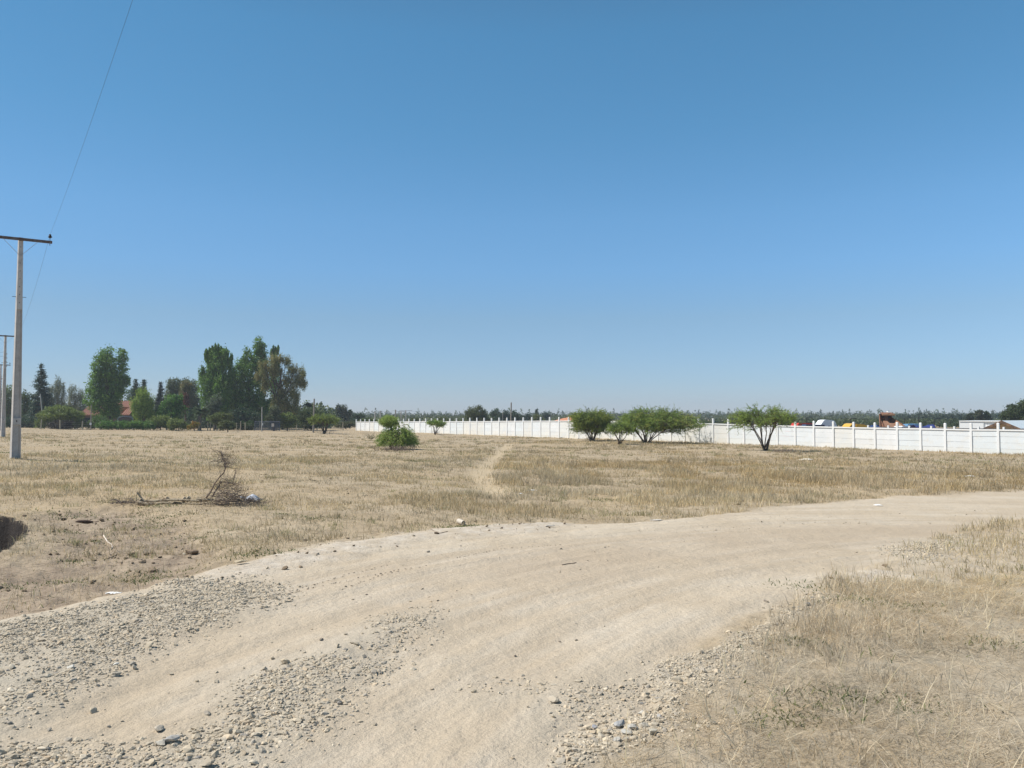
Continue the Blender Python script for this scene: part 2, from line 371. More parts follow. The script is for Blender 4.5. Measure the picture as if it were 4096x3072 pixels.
def build_ground():
    q = 1.014; r = [0.0, .6]
    while r[-1] < 1500: r.append(r[-1] * ((1.0055 if 10.6 < r[-1] < 19 else q) if r[-1] < 250 else 1.05))
    r = np.array(r)
    th = np.concatenate([np.arange(-46, 46, .13), np.arange(46, 314, 3.0)]) * math.pi / 180
    nt_, nr = len(th), len(r)
    X = r[:, None] * np.sin(th)[None]; Y = r[:, None] * np.cos(th)[None]
    m = fields(X, Y); Z = G(X, Y, m)
    V = np.stack([X, Y, Z], -1).reshape(-1, 3)
    i = np.arange(nr - 1)[:, None] * nt_; j = np.arange(nt_)[None]; j2 = (j + 1) % nt_
    Fq = np.stack([i + j, i + nt_ + j, i + nt_ + j2, i + j2], -1).reshape(-1, 4)[:, ::-1]
    # normals of the whole sheet, shared by its pieces so no seam shows
    fn = np.cross(V[Fq[:, 2]] - V[Fq[:, 0]], V[Fq[:, 3]] - V[Fq[:, 1]])
    N = np.zeros_like(V)
    for k in range(4): np.add.at(N, Fq[:, k], fn)
    N /= np.linalg.norm(N, axis=1, keepdims=True) + 1e-12
    N[N[:, 2] < 0] *= -1
    road = m['road'].ravel(); path = m['path'].ravel()
    fr = road[Fq].mean(1) > .5; fp = (path[Fq].mean(1) > .5) & ~fr
    for name, sel in (('ground', ~fr & ~fp), ('dirt_road', fr), ('footpath', fp)):
        f = Fq[sel]; u, inv = np.unique(f, return_inverse=True); f = inv.reshape(f.shape)
        mb = MB(); mb.add(V[u], [f]); o = mb.build(name, M_EARTH, smooth=True); o['kind'] = 'structure'
        for a in ('road', 'gravel', 'clay', 'pale', 'waste', 'path', 'rad', 'along', 'pit_shade', 'verge'):
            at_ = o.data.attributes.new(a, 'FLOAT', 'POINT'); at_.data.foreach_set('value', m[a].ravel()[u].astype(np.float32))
        nn = N[u]
        if len(o.data.vertices) == len(nn): o.data.normals_split_custom_set_from_vertices(nn.tolist())
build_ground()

# ------------------------------------------------------------------ gravel, clods
def rock_template(k, sub):
    r_ = np.random.default_rng(k)
    import bmesh
    b = bmesh.new(); bmesh.ops.create_icosphere(b, subdivisions=sub, radius=1)
    V = np.array([v.co[:] for v in b.verts]); Fa = np.array([[v.index for v in f.verts] for f in b.faces]); b.free()
    for _ in range(7 if sub == 1 else 12):                 # cut flat facets
        d = r_.normal(size=3); d /= np.linalg.norm(d); h = r_.uniform(.45, .85); t = V @ d
        V = V - np.outer(np.maximum(t - h, 0) , d)
    V *= np.array([1, r_.uniform(.6, .9), r_.uniform(.38, .65)])
    return V, Fa
TPL = [rock_template(k, 1) for k in range(8)]; TPLB = [rock_template(40 + k, 2) for k in range(6)]
def rotmats(n, tilt=.5):
    a = rng.uniform(0, 2 * math.pi, n); t = rng.normal(0, tilt, n); p = rng.uniform(0, 2 * math.pi, n)
    def Rz(a):
        M = np.zeros((n, 3, 3)); M[:, 0, 0] = np.cos(a); M[:, 0, 1] = -np.sin(a); M[:, 1, 0] = np.sin(a); M[:, 1, 1] = np.cos(a); M[:, 2, 2] = 1; return M
    Mx = np.zeros((n, 3, 3)); Mx[:, 0, 0] = 1; Mx[:, 1, 1] = np.cos(t); Mx[:, 1, 2] = -np.sin(t); Mx[:, 2, 1] = np.sin(t); Mx[:, 2, 2] = np.cos(t)
    return Rz(p) @ Mx @ Rz(a)
def scatter(mb, x, y, s, cols, lift=.25, tpl=TPL, z=None):
    z = G(x, y) if z is None else z
    which = rng.integers(0, len(tpl), len(x)); Rm = rotmats(len(x))
    for k, (V, Fa) in enumerate(tpl):
        i = np.where(which == k)[0]
        if not len(i): continue
        W = np.einsum('nij,vj->nvi', Rm[i], V) * s[i][:, None, None]
        W += np.stack([x[i], y[i], z[i] + s[i] * lift], -1)[:, None]
        f = (Fa[None] + (np.arange(len(i)) * len(V))[:, None, None]).reshape(-1, 3)
        mb.add(W.reshape(-1, 3), [f], np.repeat(cols[i], len(V), 0))
def stone_cols(n):
    pal = np.array([(.40, .365, .30), (.46, .41, .325), (.34, .32, .285), (.47, .40, .305), (.42, .38, .305), (.25, .245, .235), (.54, .50, .42)])
    c = pal[rng.choice(len(pal), n, p=[.25, .24, .12, .12, .15, .05, .07])]
    return np.clip(c * rng.uniform(.84, 1.15, (n, 1)) * np.array([[1.06, 1.0, .93]]), .03, .7)
M_STONE = mat('stone', attr=True, rough=.9, noise=(18, (.47, .415, .325), .45, .75), bump=(40, .006), spec=.2)
gmb = MB()
def ingravel(n, box):
    x = rng.uniform(box[0], box[1], n); y = rng.uniform(box[2], box[3], n); return x, y
x, y = ingravel(640000, (-9, 9, 3.0, 14.5))
m = fields(x, y); pr = m['gravel'] * sstep(.38, .72, fbm(x * 1.3, y * 1.3, 61, 5) + m['gravel'] * .2)

k = rng.random(len(x)) < pr * np.clip(1.25 - np.hypot(x, y) * .02, .5, 1)
x, y = x[k], y[k]; r = np.hypot(x, y)
s = np.exp(rng.normal(math.log(.0115), .42, len(x))) * (1 + .3 * sstep(6, 13, r)) * (1 + .3 * sstep(7, 4.5, r)); s = np.clip(s, .007, .05)
scatter(gmb, x, y, s, stone_cols(len(x)), .02)
# larger ones, coarse berm at the right edge of the road
x, y = ingravel(9000, (-9, 9, 3.0, 14.5)); m = fields(x, y)
k = rng.random(len(x)) < m['gravel'] * np.where(np.hypot(x, y) < 7.2, .5, .22) * sstep(.4, .6, fbm(x * .9, y * .9, 63)); x, y = x[k], y[k]
scatter(gmb, x, y, np.exp(rng.normal(math.log(.030), .28, len(x))), stone_cols(len(x)), .3, TPLB)
# strays over the road
x, y = ingravel(30000, (-9, 12, 3.0, 20)); m = fields(x, y)
k = rng.random(len(x)) < (m['road'] * (.02 + .13 * sstep(.52, .72, fbm(x * .7, y * .7, 65))) + m['pale'] * .08 + m['clay'] * .03); x, y = x[k], y[k]
scatter(gmb, x, y, np.exp(rng.normal(math.log(.013), .4, len(x))), stone_cols(len(x)) * .9)
go = gmb.build('gravel', M_STONE); tag(go, 'grey and tan crushed gravel spread along the dirt road', 'gravel', kind='stuff')
# dark clods of earth
cmb = MB()
x = rng.uniform(-14, 14, 60000); y = rng.uniform(3, 30, 60000); m = fields(x, y)
pr = m['clay'] * .26 * sstep(.45, .6, fbm(x * 1.2, y * 1.2, 71)) + (1 - m['road']) * (1 - m['verge']) * .035 * sstep(.5, .66, fbm(x * .8, y * .8, 73)) + m['pale'] * .05 + .0
k = (rng.random(len(x)) < pr) & (m['pit'] < .1); x, y = x[k], y[k]
cc = np.array([(.20, .155, .11)]) * rng.uniform(.6, 1.5, (len(x), 1))
scatter(cmb, x, y, np.exp(rng.normal(math.log(.024), .45, len(x))), cc)
# lugs left by a tyre
for tr in ([(1100, 2388), (1180, 2360), (1270, 2332), (1380, 2300), (1483, 2272), (1560, 2255)], [(1370, 2360), (1480, 2325), (1600, 2290), (1720, 2262)], [(1830, 2228), (2000, 2192), (2110, 2186), (2260, 2176)], [(1010, 2420), (1130, 2385), (1290, 2345), (1500, 2305), (1640, 2275)]):
    tr = [wp(*p) for p in tr]
    for (ax, ay), (bx, by) in zip(tr[:-1], tr[1:]):
        n_ = max(2, int(math.hypot(bx - ax, by - ay) / .085)); t = (np.arange(n_) + rng.uniform(-.2, .2, n_)) / n_
        X = ax + (bx - ax) * t + rng.normal(0, .012, n_); Y = ay + (by - ay) * t + rng.normal(0, .012, n_)
        scatter(cmb, X, Y, rng.uniform(.012, .024, n_), np.array([(.36, .30, .235)]) * rng.uniform(.85, 1.1, (n_, 1)), .1)
M_CLOD = mat('clod', attr=True, rough=1, bump=(50, .01), spec=.05)
tag(cmb.build('dirt', M_CLOD), 'crumbs and clods of dark dry earth on the bare ground', 'dirt', kind='stuff')

# ------------------------------------------------------------------ dry grass
STRAW = 1.22 * np.array([(.50, .41, .25), (.43, .345, .205), (.38, .31, .19), (.55, .475, .31), (.33, .27, .17), (.41, .35, .245), (.46, .35, .19)])
GREEN = np.array([(.13, .17, .06), (.17, .19, .08), (.10, .14, .06), (.23, .22, .10)])
def blades(mb, x, y, h, wd, lean, cols, z=None, simple=False):
    n = len(x)
    if not n: return
    z = G(x, y) if z is None else z
    a = rng.uniform(0, 2 * math.pi, n); b = rng.uniform(0, 2 * math.pi, n)
    sx, sy = np.cos(a) * wd * .5, np.sin(a) * wd * .5
    dx, dy = np.cos(b) * np.sin(lean), np.sin(b) * np.sin(lean); dz = np.cos(lean)
    P0 = np.stack([x, y, z - .01], -1); S = np.stack([sx, sy, 0 * sx], -1); Dv = np.stack([dx, dy, dz], -1)
    bend = np.stack([np.cos(b), np.sin(b), -.6 * np.ones(n)], -1) * (h * rng.uniform(.05, .3, n))[:, None]
    tip = P0 + Dv * h[:, None] + bend * 1.0; tip[:, 2] = np.maximum(tip[:, 2], P0[:, 2] + .015)
    if simple:
        V = np.stack([P0 - S, P0 + S, tip], 1).reshape(-1, 3); mb.add(V, [np.arange(3 * n).reshape(n, 3)], np.repeat(cols, 3, 0)); return
    mid = P0 + Dv * (h * .55)[:, None] + bend * .2; mid[:, 2] = np.maximum(mid[:, 2], P0[:, 2] + .012)
    V = np.stack([P0 - S, P0 + S, mid + S * .8, mid - S * .8, tip], 1).reshape(-1, 3); i = np.arange(n)[:, None] * 5
    mb.add(V, [i + np.array([[0, 1, 2, 3]]), i + np.array([[3, 2, 4]])], np.repeat(cols, 5, 0))
def straw(n, x, y, dark=0):
    pal = STRAW[rng.integers(0, len(STRAW), n)] * rng.uniform(.75, 1.2, (n, 1)); r_ = np.hypot(x, y)[:, None]
    pal = pal * (1 + (np.array([[.98, .99, 1.13]]) - 1) * sstep(14, 8, r_)) * (1 + (np.array([[.90, .83, .72]]) - 1) * sstep(18, 36, r_) * sstep(-8, 6, x)[:, None] * (.4 + .6 * sstep(.38, .6, fbm(x * .12, y * .12, 87)))[:, None])
    pal = pal * 1.06
    t = (.5 * fbm(x * .22, y * .22, 81) + .5 * fbm(x * .9, y * .9, 82))[:, None]; g = fbm(x * .5, y * .5, 83)[:, None]
    pal = pal * (1.08 - .22 * sstep(.43, .57, t))                       # weedier, browner stands
    grey = pal.mean(1, keepdims=True) * np.array([[1.0, .95, .82]])
    return pal * (1 - .3 * sstep(.45, .6, g)) + grey * .3 * sstep(.45, .6, g)
def polar(n, r0, r1, p, amax=41):
    u = rng.random(n)
    r = (r0 ** (2 - p) + u * (r1 ** (2 - p) - r0 ** (2 - p))) ** (1 / (2 - p)) if p != 2 else r0 * (r1 / r0) ** u
    t = R(1) * rng.uniform(-amax, amax, n); return r * np.sin(t), r * np.cos(t), r
# near verge on the right
vb = MB()
def clumpy(n, box, tufts, sig):
    cx = rng.uniform(box[0], box[1], tufts); cy = rng.uniform(box[2], box[3], tufts); k = rng.integers(0, tufts, n)
    return cx[k] + rng.normal(0, 1, n) * sig, cy[k] + rng.normal(0, 1, n) * sig
B = (.4, 10.5, 2.6, 13)
x = rng.uniform(B[0], B[1], 380000); y = rng.uniform(B[2], B[3], 380000); m = fields(x, y)
k = rng.random(len(x)) < m['verge'] * (.2 + .8 * sstep(.35, .6, fbm(x * 1.3, y * 1.3, 91))); x, y = x[k], y[k]; n = len(x)
blades(vb, x, y, rng.uniform(.05, .24, n), rng.uniform(.0025, .0045, n), rng.uniform(.95, 1.54, n), straw(n, x, y))      # lying
x, y = clumpy(150000, B, 2200, .08); m = fields(x, y); hh = fbm(x * .7, y * .7, 93)
k = rng.random(len(x)) < m['verge'] * sstep(.36, .58, hh) * (.25 + .75 * sstep(6, 8, np.hypot(x, y))); x, y, hh = x[k], y[k], hh[k]; n = len(x)
blades(vb, x, y, rng.uniform(.04, .15, n) * (.5 + hh), rng.uniform(.0025, .005, n), np.abs(rng.normal(0, .38, n)), straw(n, x, y))
x = rng.uniform(B[0], B[1], 700); y = rng.uniform(B[2], B[3], 700); m = fields(x, y); k = rng.random(700) < m['verge']; x, y = x[k], y[k]; n = len(x)
blades(vb, x, y, rng.uniform(.2, .42, n), rng.uniform(.004, .006, n), np.abs(rng.normal(0, .5, n)), np.tile(STRAW[3], (n, 1)))
x = rng.uniform(B[0], B[1], 16000); y = rng.uniform(B[2], B[3], 16000); m = fields(x, y); k = rng.random(16000) < m['verge'] * (.3 + .7 * sstep(.4, .6, fbm(x * .9, y * .9, 141))); x, y = x[k], y[k]; n = len(x)
blades(vb, x, y, rng.uniform(.10, .38, n), rng.uniform(.0035, .006, n), np.where(rng.random(n) < .65, rng.uniform(1.1, 1.5, n), rng.uniform(0, .7, n)), np.array([[.74, .64, .46]]) * rng.uniform(.8, 1.15, (n, 1)))
tag(vb.build('verge_grass', M_GRASS), 'matted dry straw-coloured grass on the near right verge', 'grass', kind='stuff')
# field, near part 8..45 m
fb = MB()
x, y, r = polar(560000, 7.5, 46, 1.25); m = fields(x, y)
tall = sstep(.42, .62, fbm(x * .45, y * .45, 95)); sp = sstep(.33, .55, fbm(x * 1.5, y * 1.5, 97))
pr = (1 - m['road']) * (1 - m['clay'] * .62) * (1 - m['path'] * .9) * (1 - m['pit']) * (.12 + .35 * sp + .6 * tall * sp) * (1 - .55 * m['waste']) * (1 - m['verge'])
edge = np.zeros(len(x)); q_ = (x < 3) & (y < 17); edge[q_] = sstep(-.9, .1, sdf(P_ROAD, x[q_], y[q_])); pr = pr * (1 - .9 * edge)
k = rng.random(len(x)) < pr; x, y, r, tall = x[k], y[k], r[k], tall[k]; n = len(x)
tall = tall * (.45 + .55 * sstep(-7, 2, x))
h = rng.uniform(.05, .17, n) * (.55 + 1.1 * tall) * (1 + .6 * sstep(18, 35, r)); low = rng.random(n) < .4
h[low] *= .8
blades(fb, x, y, h, .0018 + r * .00042 * rng.uniform(.7, 1.3, n), np.where(low, rng.uniform(.9, 1.45, n), np.abs(rng.normal(0, .33, n))), straw(n, x, y))
# field, far part 40..170 m
x, y, r = polar(330000, 40, 175, 1.6); m = fields(x, y)
tall = sstep(.35, .65, fbm(x * .16, y * .16, 99)) * (.25 + .75 * sstep(-8, 4, x)); sp = fbm(x * .7, y * .7, 101)
k = rng.random(len(x)) < (1 - m['path']) * (.25 + .75 * tall) * sstep(.3, .5, sp); x, y, r, tall = x[k], y[k], r[k], tall[k]; n = len(x)
blades(fb, x, y, rng.uniform(.10, .28, n) * (.4 + .7 * tall), r * .0006 * rng.uniform(.6, 1.3, n), np.abs(rng.normal(0, .35, n)), straw(n, x, y), simple=True)
tc_ = 5200; cxr, cyr, rr_ = polar(tc_, 12, 110, 1.35); mm = fields(cxr, cyr); kk = rng.random(tc_) < (1 - mm['road']) * (1 - mm['path']) * (1 - mm['pit']) * (.25 + .75 * sstep(.45, .6, fbm(cxr * .3, cyr * .3, 111)))
cxr, cyr, rr_ = cxr[kk], cyr[kk], rr_[kk]; ti = rng.integers(0, len(cxr), 70000); sg = rng.uniform(.05, .22, len(cxr))[ti] * (1 + rr_[ti] * .012)
x = cxr[ti] + rng.normal(0, 1, len(ti)) * sg; y = cyr[ti] + rng.normal(0, 1, len(ti)) * sg * .7; r = rr_[ti]; n = len(x)
tcol = np.array([(.40, .325, .20), (.45, .375, .24), (.31, .255, .16), (.48, .40, .26), (.34, .32, .17)])[rng.integers(0, 5, len(cxr))][ti] * rng.uniform(.8, 1.25, (n, 1))
blades(fb, x, y, rng.uniform(.06, .2, n) * (1 + .3 * sstep(30, 60, r)), .003 + r * .00045, np.abs(rng.normal(0, .5, n)), tcol)
tag(fb.build('field_grass', M_GRASS), 'dry tan grass covering the open field up to the wall', 'grass', kind='stuff')
# green weeds
wb = MB()
spots = [(290, 2045, .7), (430, 2010, .4), (620, 2070, .9), (640, 2090, .6), (780, 2140, .5), (280, 2120, .3), (390, 2150, .3), (290, 2212, .25), (620, 2270, .7), (560, 2280, .4), (250, 2300, .4), (20, 2310, .5), (990, 2215, .5), (1060, 2215, .5),
         (1800, 2100, .5), (1870, 2105, .4), (1150, 2060, .3), (1240, 2080, .4), (3230, 2350, .5), (3420, 2415, .5), (3640, 2440, .35), (3300, 2800, .35), (3230, 2860, .4), (3560, 2830, .4), (3190, 2590, .3), (3100, 2900, .3), (3970, 2600, .4), (30, 1815, .6), (640, 2030, .5), (540, 2050, .4), (1650, 1850, .8), (2400, 2000, .6), (3000, 1960, .8), (3250, 1930, .7)]
for u, v, s_ in spots:
    cx, cy = wp(u, v); n = int(420 * s_ * s_ + 90); x = cx + rng.normal(0, .33 * s_, n) * 1.5; y = cy + rng.normal(0, .33 * s_, n)
    blades(wb, x, y, rng.uniform(.02, .075, n), rng.uniform(.006, .014, n) * (1 + cy * .03), rng.uniform(.2, 1.3, n), GREEN[rng.integers(0, 4, n)] * rng.uniform(.8, 1.2, (n, 1)))
x, y, r = polar(16000, 5, 60, 1.2); m = fields(x, y)
k = rng.random(len(x)) < (1 - m['road']) * sstep(.58, .7, fbm(x * .9, y * .9, 103)) * .8; x, y, r = x[k], y[k], r[k]; n = len(x)
blades(wb, x, y, rng.uniform(.03, .11, n), .006 + r * .0006, rng.uniform(.2, 1.2, n), GREEN[rng.integers(0, 4, n)] * rng.uniform(.9, 1.3, (n, 1)))
tag(wb.build('weeds', M_GRASS), 'low green weeds dotted among the dry grass', 'weeds', kind='stuff')

# ------------------------------------------------------------------ white panel wall
def wall_at(u):                                       # plan position of the wall at a photograph column
    k = 39.5 + (u - 1425.0) * (104 - 39.5) / (4096 - 1425.0); Z = F * 2.0 / k
    return (u - 2048.0) / F * Z, Z
WT = ([1426, 1786, 2299, 2853, 3375, 3560, 4096, 4600], [1686.5, 1685, 1682, 1694, 1708, 1711, 1719, 1727])
pA = Vector((*wall_at(1426), 0)); pB = Vector((*wall_at(4700), 0)); wd = (pB - pA); L = wd.length; wd.normalize(); wn = Vector((wd.y, -wd.x, 0))
if wn.y > 0: wn = -wn
OFF = 0.0
nb = int(L / 2.03)
def wtop(p):
    u = 2048 + F * p.x / p.y; v = np.interp(u, *WT); return CAMZ + (HZ - v) / F * p.y
wt = thing('panel_wall', 'long white painted concrete panel wall with posts across the field', 'wall', (pA.x, pA.y, 0))
posts = [pA + wd * (i * 2.03) for i in range(nb + 1)]; tops = [wtop(p) + rng.normal(0, .008) for p in posts]
org = Vector((pA.x, pA.y, 0)); ang = math.atan2(wd.y, wd.x)
for i, (p, t) in enumerate(zip(posts, tops)):
    q = p - org; mb = MB(); z0 = t - 2.3; z1 = t + .44 + rng.normal(0, .025); hw = .085
    a = wd * hw; b = wn * hw
    mb.hexa([q - a - b + Vector((0, 0, z0)), q + a - b + Vector((0, 0, z0)), q + a + b + Vector((0, 0, z0)), q - a + b + Vector((0, 0, z0))],
            [q - a - b + Vector((0, 0, z1)), q + a - b + Vector((0, 0, z1)), q + a + b + Vector((0, 0, z1)), q - a + b + Vector((0, 0, z1))])
    a2 = wd * hw * .55; b2 = wn * hw * .55
    mb.hexa([q - a - b + Vector((0, 0, z1)), q + a - b + Vector((0, 0, z1)), q + a + b + Vector((0, 0, z1)), q - a + b + Vector((0, 0, z1))],
            [q - a2 - b2 + Vector((0, 0, z1 + .05)), q + a2 - b2 + Vector((0, 0, z1 + .05)), q + a2 + b2 + Vector((0, 0, z1 + .05)), q - a2 + b2 + Vector((0, 0, z1 + .05))])
    mb.build('wall_post', M_COPE, wt)
for i in range(nb):
    q0, q1 = posts[i] - org + wd * .085, posts[i + 1] - org - wd * .085; t0, t1 = tops[i], tops[i + 1]
    wcol = np.array([[.69, .72, .735], [.73, .74, .74], [.71, .705, .67], [.72, .73, .72], [.67, .71, .725]])[rng.integers(0, 5)]
    mb = MB()
    for j in range(5):
        off = wn * (rng.normal(0, .006)); e0, e1 = rng.normal(0, .006, 2)
        h0 = -.10 - j * .475; hb = h0 - .466
        pc = wcol * rng.uniform(.96, 1.03); pc = pc * (np.array([.97, .93, .86]) if j == 4 else (np.array([.985, .965, .93]) if j == 3 else 1)); pc = np.clip(pc, 0, .88)
        B0, B1 = q0 + off, q1 + off
        mb.hexa([B0 + wn * .02 + Vector((0, 0, t0 + hb + e0)), B1 + wn * .02 + Vector((0, 0, t1 + hb + e1)), B1 - wn * .02 + Vector((0, 0, t1 + hb)), B0 - wn * .02 + Vector((0, 0, t0 + hb))],
                [B0 + wn * .02 + Vector((0, 0, t0 + h0)), B1 + wn * .02 + Vector((0, 0, t1 + h0)), B1 - wn * .02 + Vector((0, 0, t1 + h0)), B0 - wn * .02 + Vector((0, 0, t0 + h0))], pc)
    mb.build('wall_panel', M_WALL, wt)
    mb = MB(); Z0, Z1 = Vector((0, 0, t0 - .055)), Vector((0, 0, t1 - .055))
    mb.beam(q0 + Z0, q1 + Z1, .17, .11); mb.build('coping', M_COPE, wt)
# second wall seen over the first, at the right
p2 = [Vector((*wall_at(u), 0)) - wn * 6 for u in (3330, 4800)]
d2 = (p2[1] - p2[0]); n2 = int(d2.length / 2.03); d2.normalize()
w2 = thing('panel_wall', 'second panel wall just behind, only its short white post tops showing above dark panels', 'wall', (p2[0].x, p2[0].y, 0))
for i in range(n2 + 1):
    p = p2[0] + d2 * (i * 2.03); v = np.interp(2048 + F * p.x / p.y, WT[0], WT[1]) - 3; z = CAMZ + (HZ - v) / F * p.y
    q = p - p2[0]; mb = MB(); mb.box((q.x, q.y, z + .1 - 1.2), (.15, .15, 2.5), ang); mb.build('wall_post', M_COPE, w2)
    if i < n2:
        pn = p2[0] + d2 * ((i + 1) * 2.03); vn_ = np.interp(2048 + F * pn.x / pn.y, WT[0], WT[1]) - 3; zn = CAMZ + (HZ - vn_) / F * pn.y
        mb = MB(); a0, a1 = q + d2 * .08, pn - p2[0] - d2 * .08
        mb.hexa([a0 + wn * .03 + Vector((0, 0, z - 2.2)), a1 + wn * .03 + Vector((0, 0, zn - 2.2)), a1 - wn * .03 + Vector((0, 0, zn - 2.2)), a0 - wn * .03 + Vector((0, 0, z - 2.2))],
                [a0 + wn * .03 + Vector((0, 0, z)), a1 + wn * .03 + Vector((0, 0, zn)), a1 - wn * .03 + Vector((0, 0, zn)), a0 - wn * .03 + Vector((0, 0, z))])
        mb.build('wall_panel', mat('dark_panel', (.10, .10, .11), .9) if i == 0 else bpy.data.materials['dark_panel'], w2)  # panels dark over their whole face

# ------------------------------------------------------------------ concrete power poles
LD = Vector((-.55, .835, 0)).normalized()            # direction of the line, away from the camera
AD = Vector((LD.y, -LD.x, 0))                        # along the cross-arms, to the right
POLE_RZ = math.atan2(AD.y, AD.x)
def sect(hx, hy, z, rec):
    f, b, d = hx * .12, hx * .27, hy * .86
    if not rec: d = 0.0
    return [(-hx, -hy, z), (-hx + f, -hy, z), (-hx + f + b, -hy + d, z), (hx - f - b, -hy + d, z), (hx - f, -hy, z), (hx, -hy, z),
            (hx, hy, z), (hx - f, hy, z), (hx - f - b, hy - d, z), (-hx + f + b, hy - d, z), (-hx + f, hy, z), (-hx, hy, z)]
def power_pole(label, loc, H=10.0, lowv=False, wires=True):
    t = thing('power_pole', label, 'power pole', loc, POLE_RZ, 'concrete power poles in a row on the left')
    mb = MB()
    def hx(z): return .185 - (.185 - .085) * z / H
    def hy(z): return .135 - (.135 - .075) * z / H
    segs = [(-.6, 1.54, 1), (1.54, 1.84, 0), (1.84, 6.72, 1), (6.72, H, 0)]
    for a, b, rec in segs:
        V = sect(hx(a), hy(a), a, rec) + sect(hx(b), hy(b), b, rec)
        mb.add(V, [[tuple(range(12))[::-1]], [tuple(range(12, 24))], [(i, (i + 1) % 12, (i + 1) % 12 + 12, i + 12) for i in range(12)]])
    so_ = mb.build('shaft', M_CONC, t); so_.rotation_euler = (0, 0, R(14))
    for z in [1.70, 7.03, 7.4, 7.76, 8.12, 8.47, 8.83, 9.56]:
        mb = MB(); r_ = .045 if z < 2 else .024
        mb.tube([(0, -hy(z) - .004, z), (0, -hy(z) + .03, z)], r_, 10); mb.build('bolt_hole', M_DARK, t)
    mb = MB(); mb.tube([(-.27, 0, 7.3), (.27, 0, 7.3)], .012, 6); mb.build('step_rod', M_DARK, t)
    mb = MB(); y_ = -hy(H) - .05; mb.box((0, y_, H - .09), (2.46, .09, .12)); arm = mb.build('crossarm', M_WOODDK, t)
    mb = MB()
    for sx in (-1, 1):
        mb.beam((sx * .64, y_ + .0, H - .17), (sx * .02, y_ - .0 + .02, H - .84), .012, .045, up=(0, 1, 0))
    mb.build('brace', M_GALV, t)
    for sx in ((-1, 1)):
        mb = MB(); c = (sx * 1.14, y_, H - .03)
        mb.lathe(c, [(.012, -.22), (.012, .12), (.03, .13), (.095, .16), (.05, .19), (.085, .215), (.04, .25), (.05, .29), (.02, .31)], 12); mb.build('insulator', M_DARK, t)
    if lowv:
        for z in (8.1, 7.7, 7.3, 6.9):
            mb = MB(); mb.lathe((.16, -.1, z), [(.03, 0), (.045, .02), (.03, .05), (.045, .08), (.03, .1)], 8); mb.box((.1, -.1, z + .05), (.12, .02, .02)); mb.build('spool', M_GALV, t)
    return t
P1 = at(60.6, 1835, 35.4); P1 = Vector((P1.x, P1.y, g1(P1.x, P1.y)))
pp = []
for i, lb in enumerate(['tall concrete power pole nearest of the row at the left edge', 'second concrete power pole of the row with spool racks on its shaft', 'third concrete power pole of the row, small behind the second', 'fourth and smallest concrete power pole of the row']):
    p = P1 + LD * (50.0 * i); pp.append(power_pole(lb, (p.x, p.y, g1(p.x, p.y) - .02), lowv=(i > 0)))
P0 = P1 - LD * 50
def catenary(a, b, sag, n=24): return [a.lerp(b, t / n) - Vector((0, 0, 4 * sag * (t / n) * (1 - t / n))) for t in range(n + 1)]
mb = MB(); e = AD * 1.14 - LD * .12; wz = 10.24
mb.tube(catenary(P1 + e + Vector((0, 0, wz)), P0 + e + Vector((0, 0, wz)), .5), .003, 5)
tag(mb.build('power_line', M_DARK), 'thin dark overhead wire rising to the top of the sky from the nearest pole', 'wire', 'overhead wires')
mb = MB(); mb.tube(catenary(P1 + e + Vector((0, 0, wz)), P1 + LD * 50 + e + Vector((0, 0, wz)), .5), .0045, 5)
tag(mb.build('power_line', M_DARK), 'thin overhead wire dropping from the nearest pole towards the second pole', 'wire', 'overhead wires')
mb = MB()
for z in (8.15, 7.75): mb.tube(catenary(P1 + LD * 50 - AD * .1 + Vector((0, 0, z)), P1 + LD * 55 - AD * 22 + Vector((0, 0, z - .6)), .3), .011, 5)
tag(mb.build('service_line', M_DARK), 'pair of low wires leaving the second pole to the left', 'wire', 'overhead wires')

